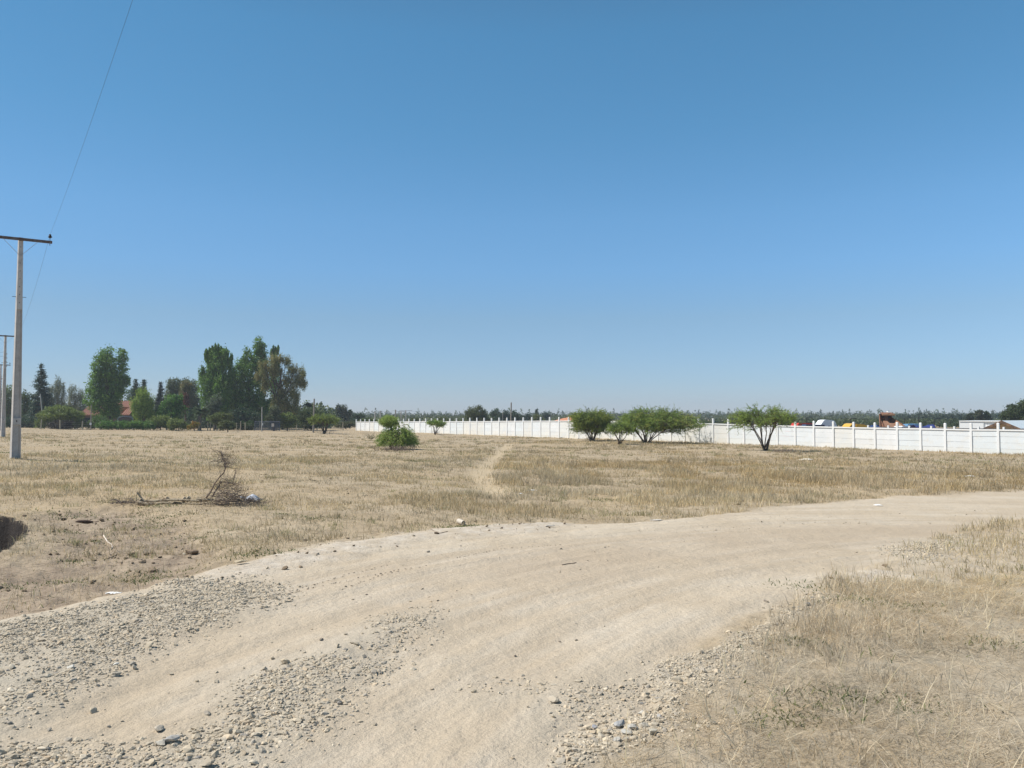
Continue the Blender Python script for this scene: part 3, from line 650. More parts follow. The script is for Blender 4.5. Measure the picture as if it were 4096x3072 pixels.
# ------------------------------------------------------------------ trees
def N3(v): return v / (np.linalg.norm(v, axis=1, keepdims=True) + 1e-9)
def sph(n): return N3(rng.normal(size=(n, 3)))
def lobe_cards(mb, lobes, rc, card, dens, cols, style='broad', asp=.6, shell=.5):
    cols = np.array(cols); tips = []
    for (cx, cy, cz, rx, ry, rz) in lobes:
        rc_ = min(rc, rx * .6, rz * .6)
        area = 4 * math.pi * ((rx * ry) ** 1.6 / 3 + (rx * rz) ** 1.6 / 3 + (ry * rz) ** 1.6 / 3) ** (1 / 1.6)
        nc = max(8, int(dens * 1.05 * area / rc_ ** 2)); d = sph(nc); rr = rng.uniform(shell * .5, 1, nc) ** .7
        rr = rr * rng.uniform(.86, 1.1, nc)
        C = np.stack([cx + d[:, 0] * rr * rx, cy + d[:, 1] * rr * ry, cz + d[:, 2] * rr * rz], -1)
        C = C[C[:, 2] > .25]; nc = len(C)
        if not nc: continue
        tips.append(C)
        per = int(max(10, min(70, 3.6 * (rc_ / card) ** 2)))
        S = rc_ * rng.uniform(.6, 1.15, nc)
        k = np.repeat(np.arange(nc), per); n = len(k)
        dd = rng.normal(size=(n, 3)) * (S[k] * .42)[:, None]
        if style == 'up': dd[:, 2] *= 1.7; dd[:, :2] *= .75
        if style == 'droop': dd[:, 2] = dd[:, 2] * 1.8 - S[k] * .5; dd[:, :2] *= .7
        if style == 'flat': dd[:, 2] *= .55
        P = C[k] + dd
        A = rng.normal(size=(n, 3)) * .8 + N3(dd) * .5
        if style == 'up': A += np.array([0, 0, 1.3])
        if style == 'droop': A += np.array([0, 0, -1.2])
        if style == 'flat': A[:, 2] *= .5
        base = cols[rng.integers(0, len(cols), nc)] * rng.uniform(.78, 1.25, (nc, 1))
        col = base[k] * rng.uniform(.75, 1.3, (n, 1))
        P[:, 2] = np.maximum(P[:, 2], .06)
        mb.cards(P, A, card * rng.uniform(.7, 1.4, n), card * asp * rng.uniform(.7, 1.3, n), np.clip(col, .005, .8))
    return tips
def limbs(mb, tips, H, r0, base=(0, 0), nl=14, split=.25, stems=1):
    T = np.concatenate(tips); k = rng.choice(len(T), min(nl, len(T)), replace=False); top = T[:, 2].max(); c = T[:, :2].mean(0)
    for s in range(stems):
        bx, by = (base[0] + rng.normal(0, .12 * (stems > 1)) * (H * .1), base[1])
        f = [Vector((bx, by, -.2))]; m = 6
        for i in range(1, m + 1):
            t = i / m; f.append(Vector((bx + (c[0] - bx) * t * .8 + rng.normal(0, .012 * H), by + (c[1] - by) * t * .8, top * .82 * t)))
        mb.tube(f, [r0 * (1 - .82 * i / m) for i in range(m + 1)], 7)
    for i in k:
        e = Vector(T[i]); t = min(.8, max(split * .6, e.z / (top * .82) * rng.uniform(.35, .75)))
        a = f[0].lerp(f[-1], t); j = int(t * m); a = f[j].lerp(f[min(j + 1, m)], t * m - j)
        md = a.lerp(e, .5) + Vector((rng.normal(0, .02 * H), rng.normal(0, .02 * H), .02 * H))
        mb.tube([a, md, e], [r0 * .34 * (1 - t * .6), r0 * .22 * (1 - t * .6), r0 * .06], 5)
def tree(name, label, cat, D, u0, vb, lobes, cols, rc=.9, card=.32, dens=1.25, style='broad', asp=.6, r0=.25, group=None, bark=None, shell=.5, stems=1, depth=1., nl=14, crown='crown', trunk='trunk', split=.25):
    p = at(u0, vb, D); z = g1(p.x, p.y); k = D / F
    t = thing(name, label, cat, (p.x, p.y, z), 0, group)
    zb = CAMZ - (vb - HZ) * k - z                     # photograph base against terrain
    Ls = []
    for (u, v, ru, rv) in lobes:
        Ls.append(((u - u0) * k, rng.normal(0, .15) * ru * k, (CAMZ - z) + (HZ - v) * k, ru * k, ru * k * depth, rv * k))
    mb = MB(); tips = lobe_cards(mb, Ls, rc, card, dens, cols, style, asp, shell)
    mb.build(crown, M_LEAF, t)
    if trunk:
        mb = MB(); limbs(mb, tips, max(q[2] + q[5] for q in Ls), r0, nl=nl, stems=stems, split=split); mb.build(trunk, bark or M_BARK, t)
    return t
POP = [(.13, .235, .045), (.17, .29, .055), (.085, .165, .035)]
OLV = [(0.138, 0.181, 0.06), (0.169, 0.206, 0.072), (0.112, 0.15, 0.06)]
GRY = [(0.192, 0.216, 0.132), (0.156, 0.186, 0.114), (0.228, 0.24, 0.15)]
LIME = [(.22, .32, .05), (.28, .36, .065), (.15, .24, .045)]
BRT = [(0.091, 0.208, 0.036), (0.119, 0.234, 0.042), (0.07, 0.156, 0.036)]
EUC = [(.27, .25, .09), (.21, .22, .08), (.30, .26, .11), (.14, .17, .06)]
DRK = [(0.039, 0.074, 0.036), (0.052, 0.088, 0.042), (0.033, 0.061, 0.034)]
HED = [(0.09, 0.203, 0.039), (0.075, 0.162, 0.033), (0.135, 0.23, 0.046)]
BSH = [(0.163, 0.213, 0.054), (0.194, 0.244, 0.06), (0.125, 0.169, 0.048)]
TG = 'trees around the house at the left'
tree('broadleaf_tree', 'olive broadleaf tree at the left edge behind the second pole', 'tree', 178, 40, 1700, [(45, 1600, 42, 62), (20, 1650, 40, 50)], OLV, group=TG)
tree('broadleaf_tree', 'green broadleaf tree between the nearest pole and the spruce', 'tree', 172, 95, 1705, [(97, 1610, 24, 55), (90, 1665, 30, 38)], [(.06, .10, .03), (.08, .12, .04)], group=TG)
tree('casuarina_tree', 'wispy grey-green pointed tree right of the spruce', 'tree', 176, 228, 1700, [(227, 1540, 14, 42), (215, 1580, 22, 50), (245, 1570, 20, 50), (225, 1640, 34, 50)], GRY, rc=.7, card=.25, style='droop', asp=.35, group=TG)
tree('casuarina_tree', 'wispy grey-green tree with rounded top left of the tallest house poplar', 'tree', 180, 295, 1700, [(288, 1570, 18, 38), (318, 1590, 24, 34), (280, 1630, 30, 50), (325, 1635, 30, 44)], GRY, rc=.8, card=.27, style='droop', asp=.35, group=TG)
tree('poplar_tree', 'big dark poplar with a forked top in front of the tiled house', 'tree', 158, 425, 1712,
     [(420, 1425, 30, 48), (398, 1470, 32, 60), (440, 1480, 30, 60), (386, 1530, 36, 60), (430, 1560, 50, 80), (378, 1590, 38, 60), (420, 1630, 50, 55), (482, 1430, 21, 42), (484, 1480, 20, 40), (470, 1530, 26, 50), (500, 1523, 17, 22), (478, 1575, 24, 40), (450, 1640, 36, 40)], POP, rc=.85, card=.34, style='broad', r0=.5, group=TG, depth=.9)
tree('poplar_tree', 'poplar with a spiky fan-shaped top, middle of the left grove', 'tree', 165, 865, 1712,
     [(862, 1440, 28, 40), (845, 1450, 24, 50), (890, 1440, 24, 50), (862, 1480, 44, 55), (808, 1500, 16, 40), (925, 1500, 18, 40), (830, 1540, 40, 55), (880, 1560, 45, 70), (900, 1600, 40, 60), (835, 1600, 38, 55), (870, 1650, 45, 45)]
     + [(862 + dx, 1402 + abs(dx) * .55 , 6.0, 28) for dx in (-40, -29, -17, -5, 7, 18, 30, 41)] + [(820, 1420, 6, 24), (832, 1445, 7, 26), (922, 1435, 6, 22), (915, 1455, 7, 26)], POP, rc=.8, card=.33, style='up', r0=.5, group=TG)
tree('poplar_tree', 'tallest poplar of the grove with a pointed crest', 'tree', 168, 1000, 1712,
     [(1030, 1390, 22, 44), (1045, 1410, 20, 44), (1030, 1440, 36, 46), (980, 1430, 20, 40), (962, 1480, 26, 50), (1000, 1490, 44, 60), (1050, 1480, 30, 50), (960, 1560, 42, 70), (1020, 1560, 50, 70), (985, 1630, 55, 55), (940, 1600, 30, 50), (1050, 1630, 40, 50)],
     POP, rc=.85, card=.34, style='broad', r0=.55, group=TG)
tree('poplar_tree', 'narrow poplar top showing behind the brown eucalyptus', 'tree', 190, 1098, 1700, [(1096, 1432, 11, 24), (1100, 1460, 20, 40), (1095, 1540, 26, 70)] + [(u, v_, 4.5, 20) for u, v_ in ((1083, 1412), (1090, 1402), (1099, 1406), (1108, 1400))], POP, rc=.7, card=.32, style='up', group=TG)
tree('eucalyptus_tree', 'large brownish eucalyptus with an open crown at the right of the grove', 'tree', 160, 1095, 1714,
     [(1052, 1462, 24, 22), (1092, 1435, 24, 24), (1120, 1432, 18, 18), (1048, 1500, 22, 22), (1030, 1502, 18, 16), (1085, 1480, 26, 22), (1060, 1532, 26, 24), (1112, 1480, 22, 22), (1145, 1443, 18, 20), (1170, 1478, 28, 24), (1205, 1490, 22, 26), (1190, 1520, 28, 24), (1150, 1520, 22, 26), (1213, 1532, 18, 20), (1170, 1560, 26, 26), (1185, 1590, 20, 30), (1125, 1560, 22, 30), (1140, 1610, 26, 40), (1180, 1630, 20, 30), (1100, 1600, 24, 36)],
     EUC, rc=.85, card=.30, dens=1.7, style='droop', asp=.35, r0=.6, bark=M_BARK, group=TG, nl=22, shell=.2)
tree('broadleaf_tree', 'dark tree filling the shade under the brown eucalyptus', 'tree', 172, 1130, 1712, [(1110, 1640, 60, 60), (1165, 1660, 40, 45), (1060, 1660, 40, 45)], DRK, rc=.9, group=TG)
tree('willow_tree', 'bright yellow-green weeping tree beside the tiled roof', 'tree', 150, 572, 1712, [(570, 1575, 30, 24), (545, 1610, 26, 30), (595, 1605, 26, 34), (572, 1620, 36, 36), (555, 1660, 24, 34), (598, 1655, 22, 34)], LIME, rc=.6, card=.25, style='droop', asp=.45, group=TG)
tree('broadleaf_tree', 'bright green leafy tree left of the palm', 'tree', 150, 685, 1712, [(692, 1600, 28, 24), (670, 1625, 30, 30), (705, 1640, 30, 34), (650, 1650, 26, 34), (685, 1675, 40, 34), (715, 1600, 14, 22)], BRT, rc=.7, card=.3, group=TG)
tree('broadleaf_tree', 'wide pale olive tree with rounded top behind the bright green tree', 'tree', 195, 710, 1705, [(695, 1545, 34, 32), (730, 1550, 40, 34), (770, 1555, 30, 36), (690, 1600, 40, 50), (770, 1620, 40, 60)], [(.11, .14, .06), (.13, .155, .075), (.09, .12, .055)], rc=.9, group=TG)
tree('broadleaf_tree', 'yellowish round tree behind the small red-leaved tree', 'tree', 186, 745, 1705, [(742, 1545, 26, 22), (745, 1580, 30, 26), (765, 1610, 24, 40)], [(.20, .17, .055), (.16, .16, .06), (.12, .13, .05)], rc=.6, card=.28, group=TG)
tree('plum_tree', 'small tree with dull red leaves left of the palm', 'tree', 170, 740, 1705, [(740, 1590, 12, 24), (742, 1615, 15, 24)], [(.16, .065, .045), (.13, .06, .04)], rc=.5, card=.25, group=TG)
tree('olive_tree', 'silvery grey-green tree at the foot of the fan-topped poplar', 'tree', 155, 858, 1712, [(860, 1612, 22, 40), (850, 1650, 28, 34), (835, 1640, 20, 30)], [(.12, .15, .10), (.10, .13, .08)], rc=.6, card=.25, group=TG)
tree('broadleaf_tree', 'dull green tree between the fan-topped and tallest poplars', 'tree', 176, 925, 1708, [(920, 1500, 26, 30), (905, 1540, 30, 40), (925, 1600, 40, 60)], [(.06, .09, .035), (.07, .10, .045)], group=TG)
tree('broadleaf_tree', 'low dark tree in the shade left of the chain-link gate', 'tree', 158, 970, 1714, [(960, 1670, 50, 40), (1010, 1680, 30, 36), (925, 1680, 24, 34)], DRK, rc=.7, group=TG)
tree('broadleaf_tree', 'green tree behind the terracotta roof', 'tree', 205, 530, 1705, [(540, 1600, 44, 60), (500, 1640, 30, 40)], [(.05, .10, .03)], group=TG)
tree('olive_tree', 'grey-green upright bush behind the right side of the gate', 'tree', 150, 1095, 1716, [(1097, 1645, 20, 26), (1085, 1680, 26, 34), (1110, 1690, 20, 26)], [(.11, .135, .07), (.09, .115, .06)], rc=.55, card=.22, group=TG)
# conifers
def conifer(label, D, u0, vtop, vb, wpx, cols, name='spruce_tree', group=TG, card=.32, start=.12, tiers=26, gap=1.0):
    p = at(u0, vb, D); z = g1(p.x, p.y); k = D / F; t = thing(name, label, 'tree', (p.x, p.y, z), 0, group)
    H = (HZ - vtop) * k + CAMZ - z; Wd = wpx * k / 2
    mb = MB(); br = MB(); br.tube([(0, 0, -.2), (0, 0, H * .98)], [H * .02, .02], 7)
    for i in range(tiers):
        f = i / (tiers - 1); zz = H * (start + (1 - start) * f); rr = Wd * (1 - f) ** .85 * rng.uniform(.8, 1.1) + .12
        for a in rng.uniform(0, 2 * math.pi, int(5 + 4 * (1 - f))):
            rl = rr * rng.uniform(.65, 1.1); e = Vector((math.cos(a) * rl, math.sin(a) * rl, zz - rl * .10 + rng.normal(0, .1)))
            br.tube([(0, 0, zz), e], [.04, .012], 4, cap=False)
            n = int(14 + rl * 34 * gap); s_ = rng.uniform(.15, 1, n) ** .8
            P = np.array([[0, 0, zz]]) * (1 - s_[:, None]) + np.array([e[:]]) * s_[:, None]
            P += rng.normal(size=(n, 3)) * np.array([.16, .16, .1]) * (.5 + s_[:, None]) * (1 + rl * .18); P[:, 2] -= .12
            A = rng.normal(size=(n, 3)) * .5 + np.array([math.cos(a), math.sin(a), -.35])
            mb.cards(P, A, card * rng.uniform(.7, 1.4, n), card * .42, np.array(cols)[rng.integers(0, len(cols), n)] * rng.uniform(.7, 1.3, (n, 1)))
    mb.build('crown', M_LEAF, t); br.build('trunk', M_BARK, t)
SPR = [(.045, .085, .055), (.035, .07, .05), (.06, .10, .065)]
conifer('dark pointed spruce just right of the nearest power pole', 165, 160, 1458, 1708, 122, SPR, gap=1.5)
conifer('dark conifer with drooping tips, left one behind the yellow-green tree', 178, 540, 1518, 1705, 60, DRK, name='conifer_tree', tiers=22, gap=1.6)
conifer('dark conifer with drooping tips, right one behind the yellow-green tree', 176, 572, 1520, 1705, 74, DRK, name='conifer_tree', tiers=22, gap=1.6)
conifer('dark conifer with bluish sparse branches left of the bright green tree', 178, 640, 1530, 1705, 66, [(.04, .06, .05), (.05, .07, .055)], name='conifer_tree', tiers=21, gap=1.5)
# palms
def palm(label, D, u0, vb, vc, rpx, n=46, th=.22):
    p = at(u0, vb, D); z = g1(p.x, p.y); k = D / F; t = thing('palm_tree', label, 'palm', (p.x, p.y, z), 0, TG); hc = (HZ - vc) * k + CAMZ - z; Rr = rpx * k
    mb = MB(); mb.tube([(0, 0, -.2), (.05, 0, hc * .5), (0, 0, hc)], [th * 1.2, th, th * 1.1], 9); mb.build('trunk', M_BARKG, t)
    mb = MB()
    for i in range(n):
        a = rng.uniform(0, 2 * math.pi); el = rng.uniform(-.1, 1.35); L_ = Rr * rng.uniform(.85, 1.1); pts = []
        for j in range(9):
            s_ = j / 8; hr = L_ * s_ * math.cos(el * (1 - .1 * s_)); zz = L_ * s_ * math.sin(el) - .42 * L_ * s_ ** 2.1
            pts.append(Vector((math.cos(a) * hr, math.sin(a) * hr, hc + zz)))
        mb.tube(pts, [.03 - .0025 * j for j in range(9)], 3, col=np.array([.13, .16, .06]), cap=False)
        for j in range(1, 8):
            for q in range(5):
                c = pts[j].lerp(pts[j + 1], q / 5); d = (pts[j + 1] - pts[j]).normalized()
                for sd in (-1, 1):
                    s2 = Vector((-math.sin(a), math.cos(a), -.35)) * sd + d * .8
                    P = np.array([c + s2 * .2]); mb.cards(P, np.array([s2[:]]), .5, .06, np.array([[.075, .115, .05]]) * rng.uniform(.7, 1.5))
    mb.build('fronds', M_LEAF, t)
palm('date palm with arching fronds behind the fence, middle of the grove', 150, 798, 1715, 1655, 44, 56, .3)
palm('small palm top poking above the bushes right of the grove', 190, 1237, 1705, 1625, 24, 24, .15)

# hedges and bushes by the fence
BG = 'bushes along the wire fence'
def bush(name, label, D, u0, vb, lobes, cols, **k): return tree(name, label, 'bush', D, u0, vb, lobes, cols, crown='foliage', trunk='stem', r0=.07, stems=3, group=k.pop('group', BG), **k)
bush('espino_bush', 'large dome-shaped bush with dark hollow beneath, left by the fence', 146, 235, 1720, [(240, 1645, 60, 24), (190, 1665, 40, 22), (290, 1660, 42, 22), (165, 1695, 26, 22), (315, 1690, 22, 26), (240, 1660, 80, 20)], BSH, rc=.55, card=.22, style='flat')
bush('shade_bush', 'dark shade-coloured thicket in the hollow of the dome-shaped bush', 150, 250, 1720, [(225, 1700, 40, 20), (275, 1698, 40, 22)], [(.05, .045, .04), (.06, .055, .045)], rc=.5, card=.22)  # near-black filler: the hollow's shade is put into its colour
bush('hedge', 'bright green clipped hedge below the arch', 144, 470, 1720, [(u, 1702 - (u % 3), 24, 17) for u in range(400, 600, 22)], HED, rc=.4, card=.2)
bush('vine_bush', 'light green bush at the foot of the forked poplar', 146, 375, 1720, [(395, 1680, 32, 18), (365, 1700, 24, 16), (420, 1690, 20, 20)], [(.10, .17, .04), (.08, .14, .035)], rc=.4, card=.2)
bush('espino_bush', 'rounded olive bush right of the hedge', 146, 640, 1720, [(645, 1682, 38, 24), (610, 1695, 28, 20), (675, 1695, 26, 20)], BSH, rc=.5, card=.22)
bush('espino_bush', 'low olive bush left of the palm', 144, 715, 1722, [(712, 1692, 36, 18), (740, 1702, 20, 16), (690, 1705, 20, 14)], BSH, rc=.45, card=.2)
bush('flower_bush', 'low yellow-green bush with orange tinge below the palm', 142, 778, 1722, [(778, 1700, 18, 14), (760, 1708, 14, 10)], [(.25, .22, .03), (.15, .18, .04), (.30, .14, .02)], rc=.3, card=.16)
bush('espino_bush', 'flat-topped olive bush right of the palm', 146, 880, 1718, [(885, 1665, 40, 16), (860, 1672, 28, 14), (910, 1668, 22, 16), (875, 1690, 30, 14)], [(.12, .15, .035), (.10, .13, .03)], rc=.45, card=.2, style='flat')
bush('espino_bush', 'round bush standing in front of the fence', 132, 912, 1730, [(905, 1695, 30, 16), (925, 1705, 24, 14), (890, 1708, 20, 12)], [(.11, .135, .04), (.085, .11, .04)], rc=.4, card=.18, style='flat')
bush('espino_bush', 'olive bush with visible stems right of the gate', 152, 1150, 1718, [(1150, 1670, 34, 20), (1125, 1682, 22, 20), (1172, 1685, 22, 22), (1150, 1698, 26, 16)], BSH, rc=.45, card=.2, style='flat')
bush('espino_bush', 'big dark green round bush by the wooden utility post', 156, 1245, 1718, [(1245, 1655, 44, 24), (1215, 1672, 30, 28), (1285, 1675, 30, 26), (1240, 1692, 50, 26)], [(.06, .09, .03), (.075, .105, .035)], rc=.55, card=.22)
bush('broadleaf_bush', 'dark scrub behind the wire fence at the far left', 158, 70, 1716, [(60, 1690, 60, 26), (130, 1695, 30, 24)], DRK, rc=.6)
bush('broadleaf_bush', 'green scrub between the hedge and the gate', 156, 960, 1718, [(950, 1700, 34, 18), (1000, 1702, 30, 16)], [(.05, .09, .03)], rc=.5)
bush('broadleaf_bush', 'low green scrub behind the fence left of the white wall', 176, 1385, 1716, [(1370, 1700, 34, 12), (1400, 1698, 24, 13)], [(.08, .11, .04), (.13, .13, .06)], rc=.4, card=.2)
tree('eucalyptus_tree', 'grey-green tree with two-part top left of the wall end', 'tree', 210, 1370, 1712, [(1353, 1632, 12, 16), (1376, 1640, 14, 22), (1355, 1660, 20, 26), (1385, 1665, 18, 26), (1370, 1690, 30, 20)], [(.075, .095, .06), (.095, .115, .07)], rc=.7, card=.3, group='trees beyond the wall')
tree('broadleaf_tree', 'green ragged tree behind the left end of the wall', 'tree', 215, 1425, 1710, [(1415, 1670, 22, 20), (1445, 1668, 16, 18), (1430, 1690, 30, 18), (1400, 1650, 8, 12)], [(.05, .09, .045), (.06, .10, .05)], rc=.6, card=.3, group='trees beyond the wall')
TB = 'trees beyond the wall'
def btree(lb, D, u0, lobes, cols, nm='broadleaf_tree', **k): return tree(nm, lb, 'tree', D, u0, 1712, lobes, cols, group=TB, **k)
btree('large round olive tree rising above the far part of the wall', 195, 1905, [(1905, 1645, 38, 24), (1880, 1658, 26, 24), (1932, 1660, 24, 22), (1905, 1680, 60, 24), (1850, 1690, 22, 16), (1950, 1690, 20, 16)], [(.10, .125, .045), (.12, .14, .05), (.085, .105, .04)], rc=.65, card=.27, dens=.85, r0=.35)
btree('light olive bush just over the wall left of the round tree', 180, 1780, [(1770, 1680, 26, 12), (1795, 1688, 24, 10), (1750, 1690, 18, 8)], [(.12, .145, .05)], rc=.4, card=.2, nm='espino_tree')
btree('light olive bush over the wall behind the shaggy shrub', 180, 1662, [(1660, 1680, 20, 9), (1640, 1686, 16, 8)], [(.12, .145, .05)], rc=.4, card=.2, nm='espino_tree')
btree('yellow-green low tree over the wall near its left end', 175, 1475, [(1470, 1682, 30, 10), (1445, 1688, 20, 8), (1500, 1688, 16, 8)], [(.10, .14, .04)], rc=.4, card=.22, nm='espino_tree')
btree('pale feathery tree right of the round olive tree', 240, 1985, [(1970, 1655, 10, 16), (1985, 1650, 14, 18), (1975, 1680, 24, 20)], [(.09, .13, .07), (.07, .11, .06)], rc=.7, card=.33)
btree('dark green grove tree left of the tall grey post', 250, 2020, [(2018, 1660, 16, 18), (2005, 1672, 18, 18), (2030, 1680, 22, 18)], [(.045, .08, .045)], rc=.8, card=.36, nm='pine_tree')
btree('dark green grove tree right of the tall grey post', 250, 2058, [(2050, 1662, 16, 20), (2065, 1672, 18, 18), (2060, 1688, 24, 14)], [(.045, .08, .045)], rc=.8, card=.36, nm='pine_tree')
btree('low dark tree clump over the wall right of the grove', 290, 2100, [(2090, 1672, 16, 14), (2112, 1668, 12, 14), (2100, 1684, 24, 12)], [(.05, .08, .05)], rc=.8, card=.4)
btree('yellow-olive rounded tree in front of the slim pine', 230, 2150, [(2145, 1672, 20, 14), (2160, 1682, 22, 12), (2132, 1685, 14, 10)], [(.13, .15, .05)], rc=.6, card=.3)
btree('grey-green rounded tree right of the slim pine', 300, 2182, [(2182, 1660, 15, 12), (2178, 1674, 16, 14), (2195, 1668, 8, 8)], [(.06, .085, .06)], rc=.8, card=.38)
conifer('slim dark pine over the wall left of the orange roof', 290, 2146, 1638, 1700, 18, DRK, name='pine_tree', group=TB, card=.4, start=.4, tiers=9)
btree('tall bushy green tree at the right edge behind the pale roof', 150, 4085, [(4088, 1640, 40, 30), (4060, 1655, 34, 28), (4120, 1625, 34, 34), (4030, 1670, 26, 24), (4090, 1672, 60, 26)], [(.075, .105, .04), (.055, .08, .035), (.09, .12, .045)], rc=.8, card=.3, r0=.3)
btree('grey thin-crowned tree left of the tall bushy green tree', 185, 4040, [(4045, 1625, 12, 9), (4040, 1645, 16, 12), (4022, 1655, 10, 10)], [(.09, .11, .07)], rc=.6, card=.28, dens=.7)
btree('round-topped tree above the white warehouse', 210, 3918, [(3918, 1650, 15, 9), (3912, 1662, 16, 10), (3925, 1675, 18, 14)], [(.06, .085, .045), (.08, .09, .05)], rc=.6, card=.32)
btree('bushy tree left of the round-topped tree over the warehouse corner', 215, 3880, [(3882, 1660, 8, 6), (3875, 1668, 14, 10), (3890, 1678, 24, 12)], [(.07, .09, .05)], rc=.6, card=.32)
btree('cone-shaped tree above the right half of the white warehouse', 210, 3948, [(3946, 1653, 8, 9), (3950, 1664, 13, 10), (3950, 1678, 18, 12)], [(.055, .085, .045)], rc=.6, card=.32)
for i, u in enumerate([3690, 3704, 3722, 3738, 3752, 3774, 3792, 3808, 3824, 3842, 3858, 3560 - 70, 3470, 3502, 3440]):
    vt = [1668, 1671, 1672, 1670, 1668, 1663, 1666, 1660, 1671, 1664, 1670, 1680, 1684, 1679, 1682][i]
    od = ['leftmost', 'second', 'third', 'fourth', 'fifth', 'middle', 'seventh', 'eighth', 'ninth', 'tenth', 'rightmost'] if i < 11 else ['nearest the tipper', 'second from the yellow truck', 'third from the yellow truck', 'nearest the yellow truck']
    conifer('dark pine, %s from the left in the pine row beyond the right wall' % od[i] if i < 11 and i not in (0, 5, 10) else ('%s dark pine of the pine row beyond the right wall' % od[i] if i < 11 else 'small dark pine %s, left of the rusty tipper' % od[i - 11]), 330 if i < 11 else 400, u, vt, 1698, 26, DRK, name='pine_tree', group='pines in the row above the wall' if i < 11 else 'pines left of the tipper', card=.6, start=.1, tiers=9, gap=.6)

# espino (acacia) trees of the field: several stems, umbrella of feathery sprays
ESP = [(0.23, 0.325, 0.066), (0.284, 0.39, 0.078), (0.176, 0.26, 0.06), (0.338, 0.403, 0.096)]
def espino(label, D, u0, vb, cu, W, vtop, vlow, nst=6, nbr=120, cols=ESP, name='espino_tree', card=.085, droop=.1, bare=.0, per=9, leaves=15, spread=.25, tw=(.45, 1.0), r0=.05, asym=0, flat=.35, group='espino trees standing in the field'):
    p = at(u0, vb, D); z = g1(p.x, p.y); k = D / F
    t = thing(name, label, 'tree', (p.x, p.y, z), 0, group)
    ox = (cu - u0) * k; Rr = W * k / 2; H = (HZ - vtop) * k + CAMZ - z; zl = (HZ - vlow) * k + CAMZ - z
    st = MB(); fo = MB(); tips = []
    sb = [Vector((rng.normal(0, .1), rng.normal(0, .1), -.15)) for _ in range(nst)]; an = rng.uniform(0, 6.28)
    sm = []
    for i, b in enumerate(sb):
        a = an + 2 * math.pi * i / nst + rng.normal(0, .2); rr = Rr * spread * rng.uniform(.7, 1.4)
        e = Vector((ox * .6 + math.cos(a) * rr, math.sin(a) * rr, zl + (H - zl) * rng.uniform(.2, .5)))
        pts = [b, b.lerp(e, .33) + Vector((rng.normal(0, .06), rng.normal(0, .06), .05)), b.lerp(e, .66) + Vector((rng.normal(0, .08), rng.normal(0, .08), .02)), e]
        st.tube(pts, [r0 * 1.2, r0, r0 * .8, r0 * .5], 6); sm.append(pts)
    LP = []; LA = []
    for i in range(nbr):
        a = rng.uniform(0, 2 * math.pi); q = math.sqrt(rng.uniform(.02, 1)); rr = Rr * q * rng.uniform(.72, .95)
        zt = H - (H - zl) * (flat * q ** 2 + rng.uniform(.08, .3)) if rng.random() < .6 else zl + (H - zl) * rng.uniform(.0, .75) * (1 - .2 * q)
        e = Vector((ox + math.cos(a) * rr + asym * q, math.sin(a) * rr, zt))
        s_ = min(sm, key=lambda m_: (m_[3] - e).length + rng.uniform(0, .5)); b = s_[2].lerp(s_[3], rng.uniform(0, 1))
        md = b.lerp(e, .5) + Vector((rng.normal(0, .1), rng.normal(0, .1), rng.uniform(0, .2)))
        st.tube([b, md, e], [r0 * .42, r0 * .3, r0 * .12], 4, cap=False)
        for j in range(per):
            f = rng.uniform(.35, 1); c = (b.lerp(md, f * 2) if f < .5 else md.lerp(e, f * 2 - 1))
            o = Vector((c.x - ox * .4, c.y, 0)); o = o.normalized() if o.length > .05 else Vector((1, 0, 0))
            d = (o * rng.uniform(.2, 1) + Vector((rng.normal(0, .5), rng.normal(0, .5), rng.normal(.28 - droop, .35)))).normalized()
            Lt = rng.uniform(*tw); dp = Vector((0, 0, -droop * Lt)); e2 = c + d * Lt + dp
            m2 = c + d * Lt * .55 + dp * .2
            st.tube([c, m2, e2], [.010, .007, .003], 3, cap=False)
            n = leaves; s2 = rng.uniform(0, 1.02, n)[:, None]; c_, m_, e_ = np.array(c[:]), np.array(m2[:]), np.array(e2[:])
            P = (1 - s2) ** 2 * c_ + 2 * s2 * (1 - s2) * m_ + s2 ** 2 * e_ + rng.normal(size=(n, 3)) * .035
            LP.append(P); LA.append(rng.normal(size=(n, 3)) + np.array(d[:]) * .9)
    P = np.concatenate(LP); A = np.concatenate(LA); n = len(P); kk = P[:, 2] > .15
    P, A = P[kk], A[kk]; n = len(P)
    nz = fbm(P[:, 0] * 1.6 + 50, P[:, 2] * 2 + 50, 5); ci = np.clip((nz * len(cols)).astype(int), 0, len(cols) - 1)
    fo.cards(P, A, card * rng.uniform(.7, 1.5, n), card * .42 * rng.uniform(.7, 1.3, n), np.array(cols)[ci] * rng.uniform(.75, 1.3, (n, 1)))
    fo.build('crown', M_LEAF, t); st.build('trunk', M_BARK, t)
    return t
espino('umbrella-shaped espino with fanning bare stems, standing alone in front of the right wall', 65, 3060, 1805, 3054, 305, 1603, 1722, nst=9, nbr=130, spread=.34, r0=.045, tw=(.4, .85), per=8, leaves=17, flat=.5)
espino('widest espino with broad flat crown and a long low branch reaching right', 84, 2585, 1769, 2600, 400, 1612, 1738, nst=12, nbr=420, spread=.36, r0=.052, per=9, leaves=18, card=.10, tw=(.5, 1.1), flat=.55, asym=1.2, cols=ESP + [(.16, .19, .07)])
espino('small low espino tucked at the left front of the widest one', 78, 2480, 1782, 2480, 104, 1678, 1742, nst=6, nbr=80, spread=.4, r0=.04, tw=(.3, .6), per=8, leaves=15)
espino('dense espino with many upright stems left of the widest one', 92, 2370, 1758, 2366, 195, 1626, 1738, nst=10, nbr=380, spread=.3, r0=.06, card=.10, leaves=18, flat=.22, cols=[(.33, .38, .07), (.26, .33, .065), (.17, .24, .06), (.38, .41, .09)])
